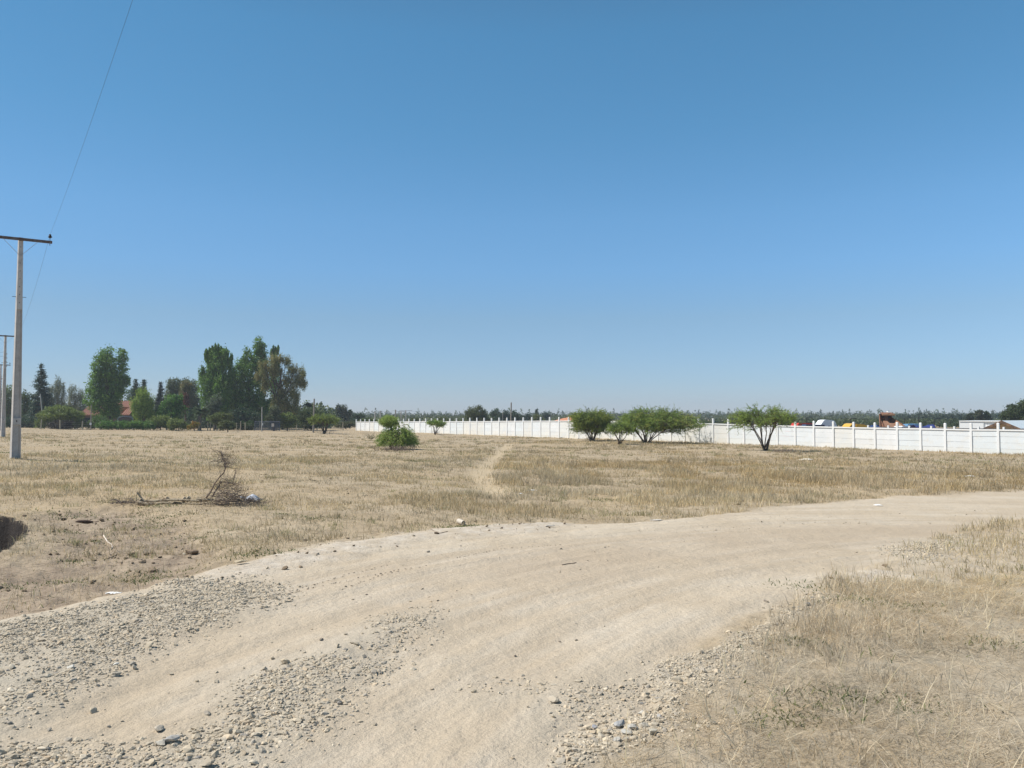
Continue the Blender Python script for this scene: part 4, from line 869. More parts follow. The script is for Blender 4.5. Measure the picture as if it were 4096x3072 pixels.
espino('small flat-topped espino in front of the far part of the wall', 122, 1738, 1733, 1742, 84, 1677, 1708, nst=5, nbr=46, spread=.4, r0=.05, card=.14, tw=(.35, .7), leaves=12)
espino('wide flat-topped espino left of the white wall', 124, 1298, 1731, 1297, 130, 1655, 1695, nst=6, nbr=120, spread=.35, r0=.08, card=.15, leaves=14, flat=.4, cols=[(.24, .31, .07), (.19, .25, .06), (.28, .34, .08)])
# the two-storey shaggy shrub: drooping dome with a round head
def shaggy():
    D = 60; p = at(1588, 1800, D); z = g1(p.x, p.y); k = D / F
    t = thing('shaggy_espino', 'shaggy green shrub with drooping dome and round tuft on top, in front of the wall', 'bush', (p.x, p.y, z), 0)
    fo, st = MB(), MB(); H1 = (HZ - 1699) * k + CAMZ - z; H2 = (HZ - 1664) * k + CAMZ - z; R1 = 88 * k
    st.tube([(0, .1, -.1), (-.4, .1, H1 * .7), (-.55, .1, H2 - .5)], [.09, .07, .05], 7)
    LP = []; LA = []; LC = []
    for i in range(620):
        d = sph(1)[0]; d[2] = abs(d[2]) * 1.0; q = rng.uniform(.55, .98) * rng.uniform(.9, 1.08); a = math.atan2(d[1], d[0])
        x0, y0, z0 = d[0] * R1 * .88 * q + .03, d[1] * R1 * .88 * q, H1 * .16 + d[2] * H1 * .92 * q * (1 - .15 * abs(d[0])); Lt = rng.uniform(.28, .62); up = rng.uniform(-.1, .7)
        pts = []
        for j in range(6):
            s_ = j / 5; pts.append(Vector((x0 + math.cos(a) * Lt * s_ * .8 + rng.normal(0, .02), y0 + math.sin(a) * Lt * s_ * .8 + rng.normal(0, .02), z0 + Lt * up * s_ - Lt * rng.uniform(.7, 1.1) * s_ ** 2)))
        st.tube(pts, [.010 - .0014 * j for j in range(6)], 3, cap=False)
        n = 40; s2 = rng.uniform(0, 4.99, n); j = s2.astype(int); f = (s2 - j)[:, None]; PP = np.array([q_[:] for q_ in pts])
        P = PP[j] * (1 - f) + PP[np.minimum(j + 1, 5)] * f + rng.normal(size=(n, 3)) * .045
        LP.append(P); LA.append(rng.normal(size=(n, 3)) * .8 + (PP[np.minimum(j + 1, 5)] - PP[j]) * 3)
    for i in range(60):                                # stems of the dark inside
        a = rng.uniform(0, 6.28); st.tube([(math.cos(a) * .5, math.sin(a) * .5, -.05), (math.cos(a) * R1 * .5, math.sin(a) * R1 * .5, H1 * .7)], [.03, .012], 4, cap=False)
    cx, cz, rx, rz = (1555 - 1588) * k, (HZ - 1682) * k + CAMZ - z, 40 * k, 20 * k
    for i in range(190):
        d = sph(1)[0]; c = np.array([cx + d[0] * rx * .75, .1 + d[1] * rx * .75, cz + d[2] * rz * .85 - .08]); st.tube([(cx, .1, cz - .3), tuple(c)], [.02, .01], 4, cap=False)
        n = 46; P = c + rng.normal(size=(n, 3)) * np.array([.13, .13, .09]); LP.append(P); LA.append(rng.normal(size=(n, 3)))
    P = np.concatenate(LP); A = np.concatenate(LA); k_ = P[:, 2] > .2 + .25 * rng.random(len(P)); P, A = P[k_], A[k_]; n = len(P)
    cols = np.array([(.28, .39, .09), (.21, .32, .08), (.33, .42, .10), (.38, .42, .14)])
    fo.cards(P, A, .085 * rng.uniform(.7, 1.4, n), .034, cols[rng.integers(0, 4, n)] * rng.uniform(.7, 1.3, (n, 1)))
    fo.build('foliage', M_LEAF, t); st.build('stem', M_BARK, t)
shaggy()
# dry stalks beside it and under trees
def stalks(label, u, v, n, h, spread, name='dry_shrub', m_=None, lean=.5):
    x, y = wp(u, v); z = g1(x, y); t = thing(name, label, 'shrub', (x, y, z)); mb = MB()
    for i in range(n):
        a = rng.uniform(0, 6.28); r_ = rng.uniform(0, spread); b = Vector((math.cos(a) * r_, math.sin(a) * r_, -.05)); hh = h * rng.uniform(.4, 1)
        e = b + Vector((math.cos(a) * hh * lean * rng.random(), math.sin(a) * hh * lean * rng.random(), hh)); md = b.lerp(e, .55) + Vector((rng.normal(0, .08), rng.normal(0, .08), 0)) * h
        mb.tube([b, md, e], [.012 * h + .006, .01 * h + .004, .004], 4, cap=False)
        for q in range(3):
            c = md.lerp(e, rng.random()); mb.tube([c, c + Vector((rng.normal(0, .2), rng.normal(0, .2), rng.uniform(0, .25))) * h], [.006, .003], 3, cap=False)
    mb.build('stems', m_ or M_DEAD, t); return t
stalks('dry leafless shrub with curling stems left of the shaggy green shrub', 1483, 1758, 22, 1.0, .25, lean=1.1, m_=mat('dry_olive_stem', (.22, .20, .10), .9))
stalks('brown dead undergrowth under the umbrella-shaped espino, to its right', 3135, 1812, 90, .35, .75, name='dead_brush', m_=M_TWIG, lean=1.5)
stalks('dead twigs at the foot of the dense many-stemmed espino', 2370, 1761, 60, .5, .9, name='dead_brush', m_=M_TWIG, lean=1.2)
stalks('dead twigs at the foot of the wide flat-topped espino left of the wall', 1300, 1733, 70, .7, 1.8, name='dead_brush', m_=M_TWIG, lean=.8)
stalks('reddish dry stalks at the foot of the small far espino', 1745, 1734, 50, .6, 1.0, name='dead_brush', m_=M_TWIG, lean=.5)
stalks('grey dead brush around the foot of the shaggy green shrub', 1590, 1806, 110, .55, 1.5, name='dead_brush', m_=M_TWIG, lean=1.0)
stalks('small reddish-brown dry weed standing left of the small low espino', 2420, 1790, 14, .45, .15, m_=M_TWIG)

# ------------------------------------------------------------------ far woods (one mass) 
fw = MB()
def farwood(n, D0, D1, u0, u1, hs, ws, cols, cone=.5, card=1.0, per=34):
    for i in range(n):
        D = rng.uniform(D0, D1); u = rng.uniform(u0, u1); x = (u - 2048) / F * D; h = rng.uniform(*hs); w_ = rng.uniform(*ws); z = float(gbase(np.array(x), np.array(D)))
        c = np.array(cols[rng.integers(0, len(cols))]) * rng.uniform(.8, 1.25); s_ = rng.random(per)
        if rng.random() < cone: rr = (1 - s_) ** .8
        else: rr = np.sqrt(np.clip(1 - (2 * np.clip(s_, .1, 1) - 1) ** 2, 0, 1)) * (.7 + .3 * rng.random())
        a = rng.uniform(0, 6.28, per); q = np.sqrt(rng.random(per))
        P = np.stack([x + np.cos(a) * rr * q * w_ / 2, D + np.sin(a) * rr * q * w_ / 2, z + h * (s_ * .97 + .02)], -1)
        fw.cards(P, rng.normal(size=(per, 3)) + np.array([0, 0, .5]), card * rng.uniform(.7, 1.4, per), card * .7, np.tile(c, (per, 1)) * rng.uniform(.8, 1.2, (per, 1)))
FW = [(.07, .11, .06), (.085, .125, .065), (.10, .125, .07)]
farwood(720, 800, 1150, 1150, 4400, (3.0, 7.5), (6, 12), FW, cone=.35, card=1.7)
farwood(110, 700, 950, 1150, 4400, (7, 11), (5, 9), FW, cone=.7, card=1.7)
farwood(300, 1150, 1380, 1150, 4400, (6, 12), (8, 14), FW, cone=.4, card=2.2, per=26)
farwood(900, 420, 620, 1150, 4400, (2.5, 4.6), (5, 10), [(.075, .10, .045), (.09, .115, .05), (.06, .085, .045)], cone=0, card=1.2)
farwood(320, 320, 430, 1250, 2300, (1.6, 2.8), (4, 8), [(.10, .13, .05), (.085, .11, .045)], cone=0, card=.8)
farwood(420, 215, 330, 2650, 4250, (1.2, 2.3), (4, 8), [(.085, .11, .045), (.065, .09, .04)], cone=0, card=.7, per=60)
farwood(260, 340, 430, 3550, 4200, (2.5, 4.4), (3, 6), [(.04, .065, .035), (.05, .075, .04)], cone=.6, card=.9)
farwood(160, 560, 700, -200, 1300, (4, 7.5), (5, 9), FW, cone=.3, card=1.6)
tag(fw.build('treeline', M_LEAF), 'distant blue-green line of woods along the horizon', 'woods', kind='stuff')
# backing woods close behind the grove at left
lb = MB(); fw = lb
farwood(420, 178, 206, -250, 1330, (2.6, 5.6), (4, 8), DRK + [(.07, .10, .04)], cone=.1, card=.45, per=130)
farwood(260, 205, 300, -250, 1330, (3.5, 7.5), (4, 8), DRK + OLV, cone=.2, card=.7, per=90)
tag(lb.build('undergrowth', M_LEAF), 'dark mass of undergrowth behind the grove at the left', 'undergrowth', kind='stuff')

# ------------------------------------------------------------------ wire fence, gate, arch
FD = lambda u: 1 / np.interp(u, [-200, 1400], [1 / 136.0, 1 / 158.0])
ft = thing('wire_fence', 'thin wire fence on wooden posts in front of the left grove', 'fence', (0, 0, 0)); fp_ = []
for u in [85, 166, 243, 331, 403, 467, 538, 603, 668, 733, 799, 832, 843, 858, 870, 948, 964, 983, 1041, 1105, 1158, 1187, 1217, 1270, 1373]:
    D = float(FD(u)) * (1.0 if u < 1300 else 1.04); x = (u - 2048) / F * D; z = g1(x, D); h = 1.6 * rng.uniform(.92, 1.12)
    mb = MB(); l0 = rng.normal(0, .05); mb.tube([(x, D, z - .3), (x + l0, D, z + h)], [.10, .085], 7); mb.build('post', M_POSTW, ft); fp_.append((x, D, z))
for q, hh in enumerate((.25, .6, .95, 1.3)):
    mb = MB()
    mb.tube([(a, b, c + hh) for a, b, c in fp_], .006, 3, cap=False); mb.build('wire', M_GALV, ft)
D = 147.; xa, xb = (1020 - 2048) / F * D, (1120 - 2048) / F * D; z = g1(xa, D)
gt = thing('metal_gate', 'bluish mesh gate with a small notice board behind the fence', 'gate', ((xa + xb) / 2, D, z)); W2 = (xb - xa) / 2
mb = MB()
for zz in (.15, .9, 1.75): mb.tube([(-W2, 0, zz), (W2, 0, zz)], .04, 6)
for xx in (-W2, -W2 * .33, W2 * .33, W2): mb.tube([(xx, 0, 0), (xx, 0, 1.8)], .05, 6)
mb.build('gate_frame', mat('gate_paint', (.09, .11, .16), .6), gt)
mb = MB()
for i in range(60): mb.tube([(-W2 + 2 * W2 * i / 59, .02, .1), (-W2 + 2 * W2 * i / 59, .02, 1.75)], .018, 4, cap=False)
mb.build('gate_bars', bpy.data.materials['gate_paint'], gt)
mb = MB(); mb.box(((1093 - 1070) / F * D, -.09, 1.1), (.5, .03, .6)); mb.build('notice_board', mat('notice_board', (.62, .56, .48), .7, noise=(9, (.45, .35, .3), .5, .6)), gt)
mb = MB(); mb.box(((1052 - 1070) / F * D, -.09, 1.25), (.22, .03, .45)); mb.build('white_plate', M_COPE, gt)
# arch over the entrance
D = 148.; xc = (503 - 2048) / F * D; z = g1(xc, D); ar = thing('entrance_arch', 'low pale metal arch over the house entrance above the hedge', 'arch', (xc, D, z)); rr = 30 * D / F
mb = MB()
for dz in (0, .14):
    mb.tube([(math.cos(a) * rr, 0, 2.0 + math.sin(a) * rr * .32 + dz) for a in np.linspace(0, math.pi, 15)], .022, 5)
for a in np.linspace(.3, 2.84, 12): mb.tube([(math.cos(a) * rr, 0, 2.0 + math.sin(a) * rr * .32), (math.cos(a) * rr, 0, 2.14 + math.sin(a) * rr * .32)], .018, 4)
mb.build('arch_rails', mat('arch_paint', (.32, .37, .45), .6), ar)
mb = MB()
for s_ in (-1, 1): mb.tube([(s_ * rr, 0, -.2), (s_ * rr, 0, 2.14)], .05, 6)
mb.build('arch_posts', bpy.data.materials['arch_paint'], ar)
# slim posts and utility poles
def post(name, label, D, u0, vb, u1, vt, r_, m_, arm=0, cat='pole', group=None, lamp=False, box=None):
    a = at(u0, vb, D); z = g1(a.x, a.y); b = at(u1, vt, D); t = thing(name, label, cat, (a.x, a.y, z), 0, group)
    mb = MB(); e = (b.x - a.x, 0, b.z - z); mb.tube([(0, 0, -.2), e], [r_, r_ * .75], 8); mb.build('shaft', m_, t)
    if arm: mb = MB(); mb.box((e[0], 0, e[2] - .15), (arm, .1, .12)); mb.build('crossarm', M_GALV if r_ > .1 else M_DARK, t)
    if lamp:
        mb = MB(); mb.beam((e[0], 0, e[2]), (e[0] + .55, 0, e[2] + .08), .06, .06); mb.build('lamp_arm', m_, t)
        mb = MB(); mb.box((e[0] + .7, 0, e[2] + .06), (.45, .22, .1)); mb.build('lamp_head', m_, t)
    if box: mb = MB(); mb.box((0, -.12, box), (.28, .16, .4)); mb.build('meter_box', M_COPE, t)
    return t
M_GPOST = mat('grey_post', (.24, .22, .19), .9)
M_LTP = mat('light_post', (.42, .40, .36), .9)
post('service_post', 'slim grey post with a white meter box near the forked poplar', 139, 363, 1719, 365, 1618, .10, M_GPOST, box=1.05)
post('leaning_post', 'pale leaning post in front of the spruce', 150, 176, 1700, 161, 1575, .12, M_LTP)
post('service_post', 'slim pale post standing by the gate below the eucalyptus', 140, 1047, 1720, 1048, 1627, .10, M_LTP)
post('utility_pole', 'grey wooden pole without crossarm left of the wide flat-topped espino', 136, 1253, 1724, 1257, 1595, .17, M_GPOST)
post('utility_pole', 'tall thin grey pole rising above the middle of the white wall', 190, 2043, 1715, 2045, 1610, .20, M_GPOST)
post('utility_pole', 'short thin pale pole left of the tall grey one above the wall', 240, 2011, 1710, 2011, 1646, .12, M_LTP)
UG = 'small utility poles beyond the left end of the wall'
for u, vt, ar_, lb_ in [(1500, 1649, 1.6, 'leftmost small pale pole with short crossarm beyond the wall'), (1521, 1643, 2.2, 'small pale pole with crossarm, second from the left beyond the wall'), (1582, 1639, 0, 'dark thin pole without crossarm right above the round tuft'),
                        (1604, 1645, 4.2, 'pale pole with wide crossarm right of the dark thin pole'), (1623, 1641, 5.0, 'pale pole with the widest crossarm, rightmost of the small poles')]:
    post('utility_pole', lb_, 300, u, 1695, u, vt, .26 if ar_ else .3, M_LTP if ar_ else M_GPOST, arm=ar_, group=UG)
mb = MB()
for a_, b_ in (((1521, 1643), (1582, 1640)), ((1582, 1640), (1623, 1642)), ((1623, 1642), (1900, 1658)), ((2045, 1650), (2230, 1662)), ((1900, 1658), (2045, 1650))):
    mb.tube(catenary(at(*a_, 300), at(*b_, 300), .5, 8), .03, 4)
tag(mb.build('power_line', M_GPOST), 'faint far wires strung between the small poles beyond the wall', 'wire', 'overhead wires')
LG = 'lamp posts in the yard behind the wall'
post('lamp_post', 'dark lamp post behind the red truck', 135, 3227, 1712, 3227, 1670, .09, M_DARK, cat='lamp post', group=LG, lamp=True)
post('lamp_post', 'dark lamp post behind the yellow truck', 120, 3401, 1712, 3401, 1675, .09, M_DARK, cat='lamp post', group=LG, lamp=True)
post('lamp_post', 'dark lamp post right of the rusty tipper', 125, 3617, 1712, 3617, 1673, .09, M_DARK, cat='lamp post', group=LG, lamp=True)
post('lamp_post', 'dark post with rounded head left of the pine row', 125, 3675, 1712, 3675, 1667, .1, M_DARK, cat='lamp post', group=LG, lamp=False)
post('lamp_post', 'dark lamp post in front of the pine row', 130, 3737, 1712, 3737, 1676, .09, M_DARK, cat='lamp post', group=LG, lamp=True)
post('antenna_mast', 'thin mast above the white van', 115, 3298, 1712, 3298, 1667, .04, M_DARK)

# ------------------------------------------------------------------ houses
M_TILE = mat('terracotta', (.36, .17, .12), .85, noise=[(3, (.26, .14, .10), .45, .65), (20, (.44, .26, .19), .5, .75)])  # duller than the wing: shade on the main roof put into the colour
M_TILEB = mat('orange_tile', (.58, .25, .14), .85, noise=(3, (.5, .24, .15), .45, .65))
M_HWALL = mat('house_wall', (.18, .13, .11), .9, noise=(2, (.13, .09, .08), .4, .6))
def tiled(mb, a, b, c, d, nrib):                     # ribbed slope: a-b eave, d-c ridge
    a, b, c, d = map(Vector, (a, b, c, d)); nrm = (b - a).cross(d - a).normalized()
    if nrm.z < 0: nrm = -nrm
    V = []; n = nrib * 6
    for i in range(n + 1):
        t = i / n; hh = .07 * (1 + math.cos(2 * math.pi * i / 6)) * (1 if i % 6 < 6 else 1); V += [a.lerp(b, t) + nrm * hh, d.lerp(c, t) + nrm * hh, a.lerp(b, t) - nrm * .1, d.lerp(c, t) - nrm * .1]
    mb.add(V, [[(4 * i, 4 * i + 4, 4 * i + 5, 4 * i + 1) for i in range(n)], [(4 * i + 2, 4 * i + 3, 4 * i + 7, 4 * i + 6) for i in range(n)], [(4 * i, 4 * i + 2, 4 * i + 6, 4 * i + 4) for i in range(n)], [(4 * i + 1, 4 * i + 5, 4 * i + 7, 4 * i + 3) for i in range(n)], [(0, 1, 3, 2), (4 * n, 4 * n + 2, 4 * n + 3, 4 * n + 1)]])
D = 172.; k = D / F; hx_ = (425 - 2048) * k; hz = g1(hx_, D); h0 = thing('tiled_house', 'house with a terracotta tiled roof behind the forked poplar', 'house', (hx_, D, hz))
zz = lambda v: (HZ - v) * k + CAMZ - hz
xr = lambda u: (u - 425) * k
mb = MB(); mb.box(((xr(330) + xr(520)) / 2, 5, zz(1658) / 2 - .2), (xr(512) - xr(338), 9, zz(1658) + .4)); mb.build('wall', M_HWALL, h0)
mb = MB(); tiled(mb, (xr(322), -.6, zz(1660)), (xr(524), -.6, zz(1660)), (xr(516), 5, zz(1603)), (xr(330), 5, zz(1603)), 24); tiled(mb, (xr(524), 10.6, zz(1660)), (xr(322), 10.6, zz(1660)), (xr(330), 5, zz(1603)), (xr(516), 5, zz(1603)), 24)
mb.build('roof', M_TILE, h0)
mb = MB(); mb.box((xr(505), -4, zz(1672) / 2 - .2), (2.6, 6, zz(1672) + .4)); mb.build('wing', M_HWALL, h0)
mb = MB(); tiled(mb, (xr(478), -7.2, zz(1665)), (xr(478), -.9, zz(1665)), (xr(524), -.9, zz(1628)), (xr(524), -7.2, zz(1628)), 14); mb.build('wing_roof', M_TILEB, h0)  # sunlit look of this slope is put into its brighter tile colour
for u in (350, 385, 480):
    mb = MB(); mb.box((xr(u), .47, 1.6), (1.2, .08, 1.2)); mb.build('window', M_GLASS, h0)
# orange hipped roof behind the dense espino
D = 150.; k = D / F; cx = (2290 - 2048) * k; hz = g1(cx, D); h1 = thing('bungalow', 'bungalow with an orange hipped roof showing over the wall', 'house', (cx, D, hz))
zt, ze, hw = (HZ - 1666) * k + CAMZ - hz, (HZ - 1683) * k + CAMZ - hz, 70 * k
mb = MB(); mb.box((0, 0, ze / 2), (hw * 1.8, 6, ze)); mb.build('wall', mat('cream_wall', (.5, .44, .35), .9), h1)
mb = MB(); V = [(-hw, -3.6, ze), (hw, -3.6, ze), (hw, 3.6, ze), (-hw, 3.6, ze), (-hw * .15, 0, zt), (hw * .4, 0, zt)]
mb.add(V, [[(0, 1, 5, 4), (2, 3, 4, 5), (3, 2, 1, 0)], [(1, 2, 5), (3, 0, 4)]]); mb.build('roof', M_TILEB, h1)
# white warehouse
M_SHEET = mat('white_sheet', (.80, .82, .83), .5, noise=(1.5, (.74, .76, .77), .4, .7))
D = 108.; k = D / F; cx = (3938 - 2048) * k; hz = g1(cx, D); h2 = thing('warehouse', 'plain white flat-topped warehouse behind the right end of the wall', 'warehouse', (cx + 2.83, D + 2.83, hz), R(-45))
zt = (HZ - 1686) * k + CAMZ - hz; hw = 88 * k
mb = MB(); n = 60
V = []
for i in range(n + 1):
    x = -hw + 2 * hw * i / n; yy = -4 + (.04 if i % 2 else 0); V += [(x, yy, -.2), (x, yy, zt)]
mb.add(V, [[(2 * i, 2 * i + 2, 2 * i + 3, 2 * i + 1) for i in range(n)]]); mb.box((0, .05, zt / 2 - .1), (2 * hw - .02, 8, zt + .16)); mb.build('wall', M_SHEET, h2)
mb = MB(); mb.box((0, 0, zt + .05), (2 * hw + .3, 8.4, .1)); mb.build('roof', M_SHEET, h2)
mb = MB(); mb.box((-hw * .55, -4.06, 1.2), (3.0, .05, 2.4)); mb.build('door', mat('pale_door', (.7, .72, .73), .5), h2)
# gabled house in front of it
D = 92.; k = D / F; cx = (4004 - 2048) * k; hz = g1(cx, D); h3 = thing('gabled_house', 'house with pale metal roof and brown-edged yellow gable at the right end', 'house', (cx, D, hz), R(-50))
zr, ze, hw, dp = (HZ - 1682) * k + CAMZ - hz, (HZ - 1713) * k + CAMZ - hz, 66 * k, 9.
M_GAB = mat('gable_boards', (.62, .50, .34), .8, noise=(1, (.55, .43, .28), .4, .6, (1, 1, 12)))
mb = MB(); mb.prism([(-hw * .86, -.3), (hw * .86, -.3), (hw * .86, ze - .05), (0, zr - .28), (-hw * .86, ze - .05)], (0, .9, 0), (1, 0, 0), (0, 0, 1), (0, 1, 0), dp - 1.6); mb.build('wall', M_GAB, h3)
mb = MB(); ya, yb = 0, dp
mb.hexa([(-hw, ya, ze - .12), (0, ya, zr - .12), (0, yb, zr - .12), (-hw, yb, ze - .12)], [(-hw, ya, ze), (0, ya, zr), (0, yb, zr), (-hw, yb, ze)]); mb.hexa([(.002, ya, zr - .12), (hw, ya, ze - .12), (hw, yb, ze - .12), (.002, yb, zr - .12)], [(.002, ya, zr), (hw, ya, ze), (hw, yb, ze), (.002, yb, zr)])
mb.build('roof', mat('pale_metal_roof', (.66, .71, .72), .45, noise=(2, (.6, .66, .68), .4, .6)), h3)
mb = MB(); M_BRN = mat('brown_fascia', (.10, .065, .045), .8, noise=(3, (.2, .12, .07), .45, .6))
mb.beam((-hw, ya - .03, ze - .14), (0, ya - .03, zr - .14), .05, .26, up=(0, 1, 0)) if False else None
mb.hexa([(-hw, ya - .06, ze - .34), (0, ya - .06, zr - .34), (0, ya - .004, zr - .34), (-hw, ya - .004, ze - .34)], [(-hw, ya - .06, ze + .01), (0, ya - .06, zr + .01), (0, ya - .004, zr + .01), (-hw, ya - .004, ze + .01)])
mb.hexa([(.003, ya - .06, zr - .34), (hw, ya - .06, ze - .34), (hw, ya - .004, ze - .34), (.003, ya - .004, zr - .34)], [(.003, ya - .06, zr + .01), (hw, ya - .06, ze + .01), (hw, ya - .004, ze + .01), (.003, ya - .004, zr + .01)])
mb.hexa([(-hw * .97, ya + .01, ze - .2), (-.01, ya + .01, zr - .2), (-.01, yb, zr - .2), (-hw * .97, yb, ze - .2)], [(-hw * .97, ya + .01, ze - .125), (-.01, ya + .01, zr - .125), (-.01, yb, zr - .125), (-hw * .97, yb, ze - .125)])
mb.hexa([(.01, ya + .01, zr - .2), (hw * .97, ya + .01, ze - .2), (hw * .97, yb, ze - .2), (.01, yb, zr - .2)], [(.01, ya + .01, zr - .125), (hw * .97, ya + .01, ze - .125), (hw * .97, yb, ze - .125), (.01, yb, zr - .125)])
mb.build('fascia', M_BRN, h3)

# ------------------------------------------------------------------ vehicles and heaps behind the wall
def wheel(parent, x, y, r_=.36, w_=.22):
    mb = MB(); mb.tube([(x, y - w_ / 2, r_), (x, y + w_ / 2, r_)], r_, 18); o = mb.build('wheel', M_BLACK, parent)
    mb = MB(); mb.tube([(x, y - w_ / 2 - .01, r_), (x, y + w_ / 2 + .01, r_)], r_ * .55, 12); mb.build('rim', M_GALV, o)
def vehicle(name, label, cat, u, D, rz, W, body, cabin, glass, m_, wheels, m_cab=None, wr=.36, zs=1.0):
    x = (u - 2048) / F * D; z = g1(x, D); t = thing(name, label, cat, (x, D, z), rz); t.scale = (1, 1, zs)
    mb = MB(); mb.prism(body, (0, -W / 2, 0), (1, 0, 0), (0, 0, 1), (0, 1, 0), W); b = mb.build('body', m_, t)
    if cabin: mb = MB(); mb.prism(cabin, (0, -W / 2 + .08, 0), (1, 0, 0), (0, 0, 1), (0, 1, 0), W - .16); mb.build('cabin', m_cab or m_, t)
    for g_ in glass:
        mb = MB(); mb.prism(g_, (0, -W / 2 + .055, 0), (1, 0, 0), (0, 0, 1), (0, 1, 0), W - .11); mb.build('window', M_GLASS, t)
    for wx in wheels:
        for s_ in (-1, 1): wheel(t, wx, s_ * (W / 2 - .1), wr)
    return t
paint = lambda n_, c: mat(n_, c, .3, spec=.5)
vehicle('red_truck', 'red truck cab with dark trim showing over the wall, left of the white van', 'truck', 3206, 88, R(8), 1.7, [(-1.9, .3), (1.9, .3), (2.0, .8), (1.9, 1.1), (-1.9, 1.15), (-2.0, .8)], [(-1.3, 1.1), (1.5, 1.1), (1.0, 1.88), (-.75, 1.9)], [[(-1.05, 1.15), (-.1, 1.15), (-.1, 1.55), (-.8, 1.55)], [(.0, 1.15), (1.15, 1.15), (.9, 1.55), (.0, 1.55)]], paint('red_paint', (.62, .05, .03)), (-1.25, 1.25), zs=1.17)
vehicle('dark_pickup', 'dark navy pickup roof showing over the wall between red truck and white van', 'pickup', 3247, 84, R(-4), 1.7, [(-2.0, .3), (2.0, .3), (2.1, .8), (2.0, 1.05), (-2.0, 1.1)], [(-1.4, 1.05), (1.6, 1.05), (1.0, 1.72), (-.8, 1.74)], [[(-1.1, 1.12), (-.1, 1.12), (-.1, 1.6), (-.85, 1.6)], [(0, 1.12), (1.2, 1.12), (.9, 1.6), (0, 1.6)]], paint('navy_paint', (.02, .028, .07)), (-1.25, 1.3), zs=1.2)
vehicle('white_van', 'white van with a sloping front and rounded roof behind the wall', 'van', 3298, 90, R(0), 1.9, [(-1.2, .35), (1.5, .35), (1.55, 1.2), (-1.2, 1.2)], [(-1.18, 1.18), (1.5, 1.18), (.98, 1.9), (.93, 2.1), (.75, 2.36), (.55, 2.47), (-.2, 2.5), (-.45, 2.42), (-.62, 2.2), (-1.0, 1.7)], [[(-.32, 1.3), (.15, 1.3), (.25, 1.72), (.15, 1.86), (-.12, 1.72)], [(.5, 2.0), (.85, 1.98), (.8, 2.04), (.55, 2.06)]], paint('white_paint', (.82, .83, .84)), (-.75, .95), zs=1.04)
vehicle('yellow_truck', 'yellow truck with a rounded dark-windowed cab at its left behind the wall', 'truck', 3420, 90, R(0), 2.2, [(-1.15, .5), (1.6, .5), (1.6, 1.75), (1.3, 1.85), (.3, 2.0), (-.4, 2.05), (-.45, 1.2), (-1.15, 1.1)], [(-1.2, 1.1), (-.44, 1.1), (-.44, 2.1), (-.6, 2.1), (-.85, 2.02), (-1.08, 1.8)], [[(-1.02, 1.25), (-.5, 1.25), (-.5, 1.9), (-.62, 1.9), (-.88, 1.78)]], paint('yellow_paint', (.72, .40, .03)), (-.8, 1.0), wr=.5, zs=1.06)
x = (3435 - 2048) / F * 91.5; mb = MB(); mb.beam((x - 1.1, 92.3, 2.02 + g1(x, 91) + .1), (x + .95, 92.3, 2.1 + g1(x, 91)), .35, .12); tag(mb.build('wooden_beam', M_DEAD), 'brown plank lying level just above the yellow truck', 'plank')
mb = MB(); x = (3340 - 2048) / F * 86; zz_ = g1(x, 86)
for i in range(9): mb.beam((x - 1.4 + rng.normal(0, .1), 86 + i * .12, zz_ + 1.2 + i * .05 + rng.normal(0, .02)), (x + 2.4 + rng.normal(0, .2), 86 + i * .12 + .3, zz_ + 1.45 + rng.normal(0, .03)), .14, .12)
for sx in (-1, 1): mb.box((x + .5 + sx, 86.5, zz_ + .55), (.2, .9, 1.2))
tag(mb.build('timber_pile', M_DEAD), 'stack of long tan timbers right of the white van', 'timber')
vehicle('white_car', 'white car roof with grey side window over the wall right of the rusty tipper', 'car', 3606, 84, R(3), 1.7, [(-1.9, .3), (1.9, .3), (1.95, 1.0), (-1.95, 1.05)], [(-.75, 1.0), (.75, 1.0), (.5, 1.62), (.35, 1.66), (-.32, 1.66), (-.45, 1.6)], [[(-.45, 1.2), (.4, 1.2), (.32, 1.54), (-.28, 1.54)]], paint('car_white', (.8, .8, .8)), (-1.2, 1.2), zs=1.19)
vehicle('blue_truck', 'light blue flat-roofed truck with grey box behind the wall', 'truck', 3642, 98, R(0), 2.2, [(-1.0, .5), (1.3, .5), (1.3, 1.5), (-1.0, 1.5)], [(-.9, 1.5), (.7, 1.5), (.7, 1.95), (-.9, 1.9)], [[(-.8, 1.5), (-.3, 1.5), (-.3, 1.8), (-.8, 1.8)]], mat('grey_box', (.25, .27, .33), .6), (-.6, .8), m_cab=paint('blue_paint', (.13, .30, .50)), wr=.45, zs=1.08)
# blue tarpaulins
def tarp(label, u, D, W_, zt, prof, colr, name='blue_tarpaulin'):
    x = (u - 2048) / F * D; z = g1(x, D); mb = MB()
    n = 16; m_ = 6; V = []
    for j in range(m_ + 1):
        for i in range(n + 1):
            t_ = i / n; s_ = j / m_; V.append((x - W_ / 2 + W_ * t_, D + s_ * 2.4, z + .1 + (np.interp(t_, *prof) * zt) * math.sin(math.pi * (.08 + .84 * s_)) ** .5 + rng.normal(0, .03)))
    mb.add(V, [[(j * (n + 1) + i, j * (n + 1) + i + 1, (j + 1) * (n + 1) + i + 1, (j + 1) * (n + 1) + i) for j in range(m_) for i in range(n)]])
    b = len(V); o = mb.build(name, mat(name, colr, .55), smooth=True)
    so = o.modifiers.new('thickness', 'SOLIDIFY'); so.thickness = .02
    # heap below the sheet
    return tag(o, label, 'tarpaulin')
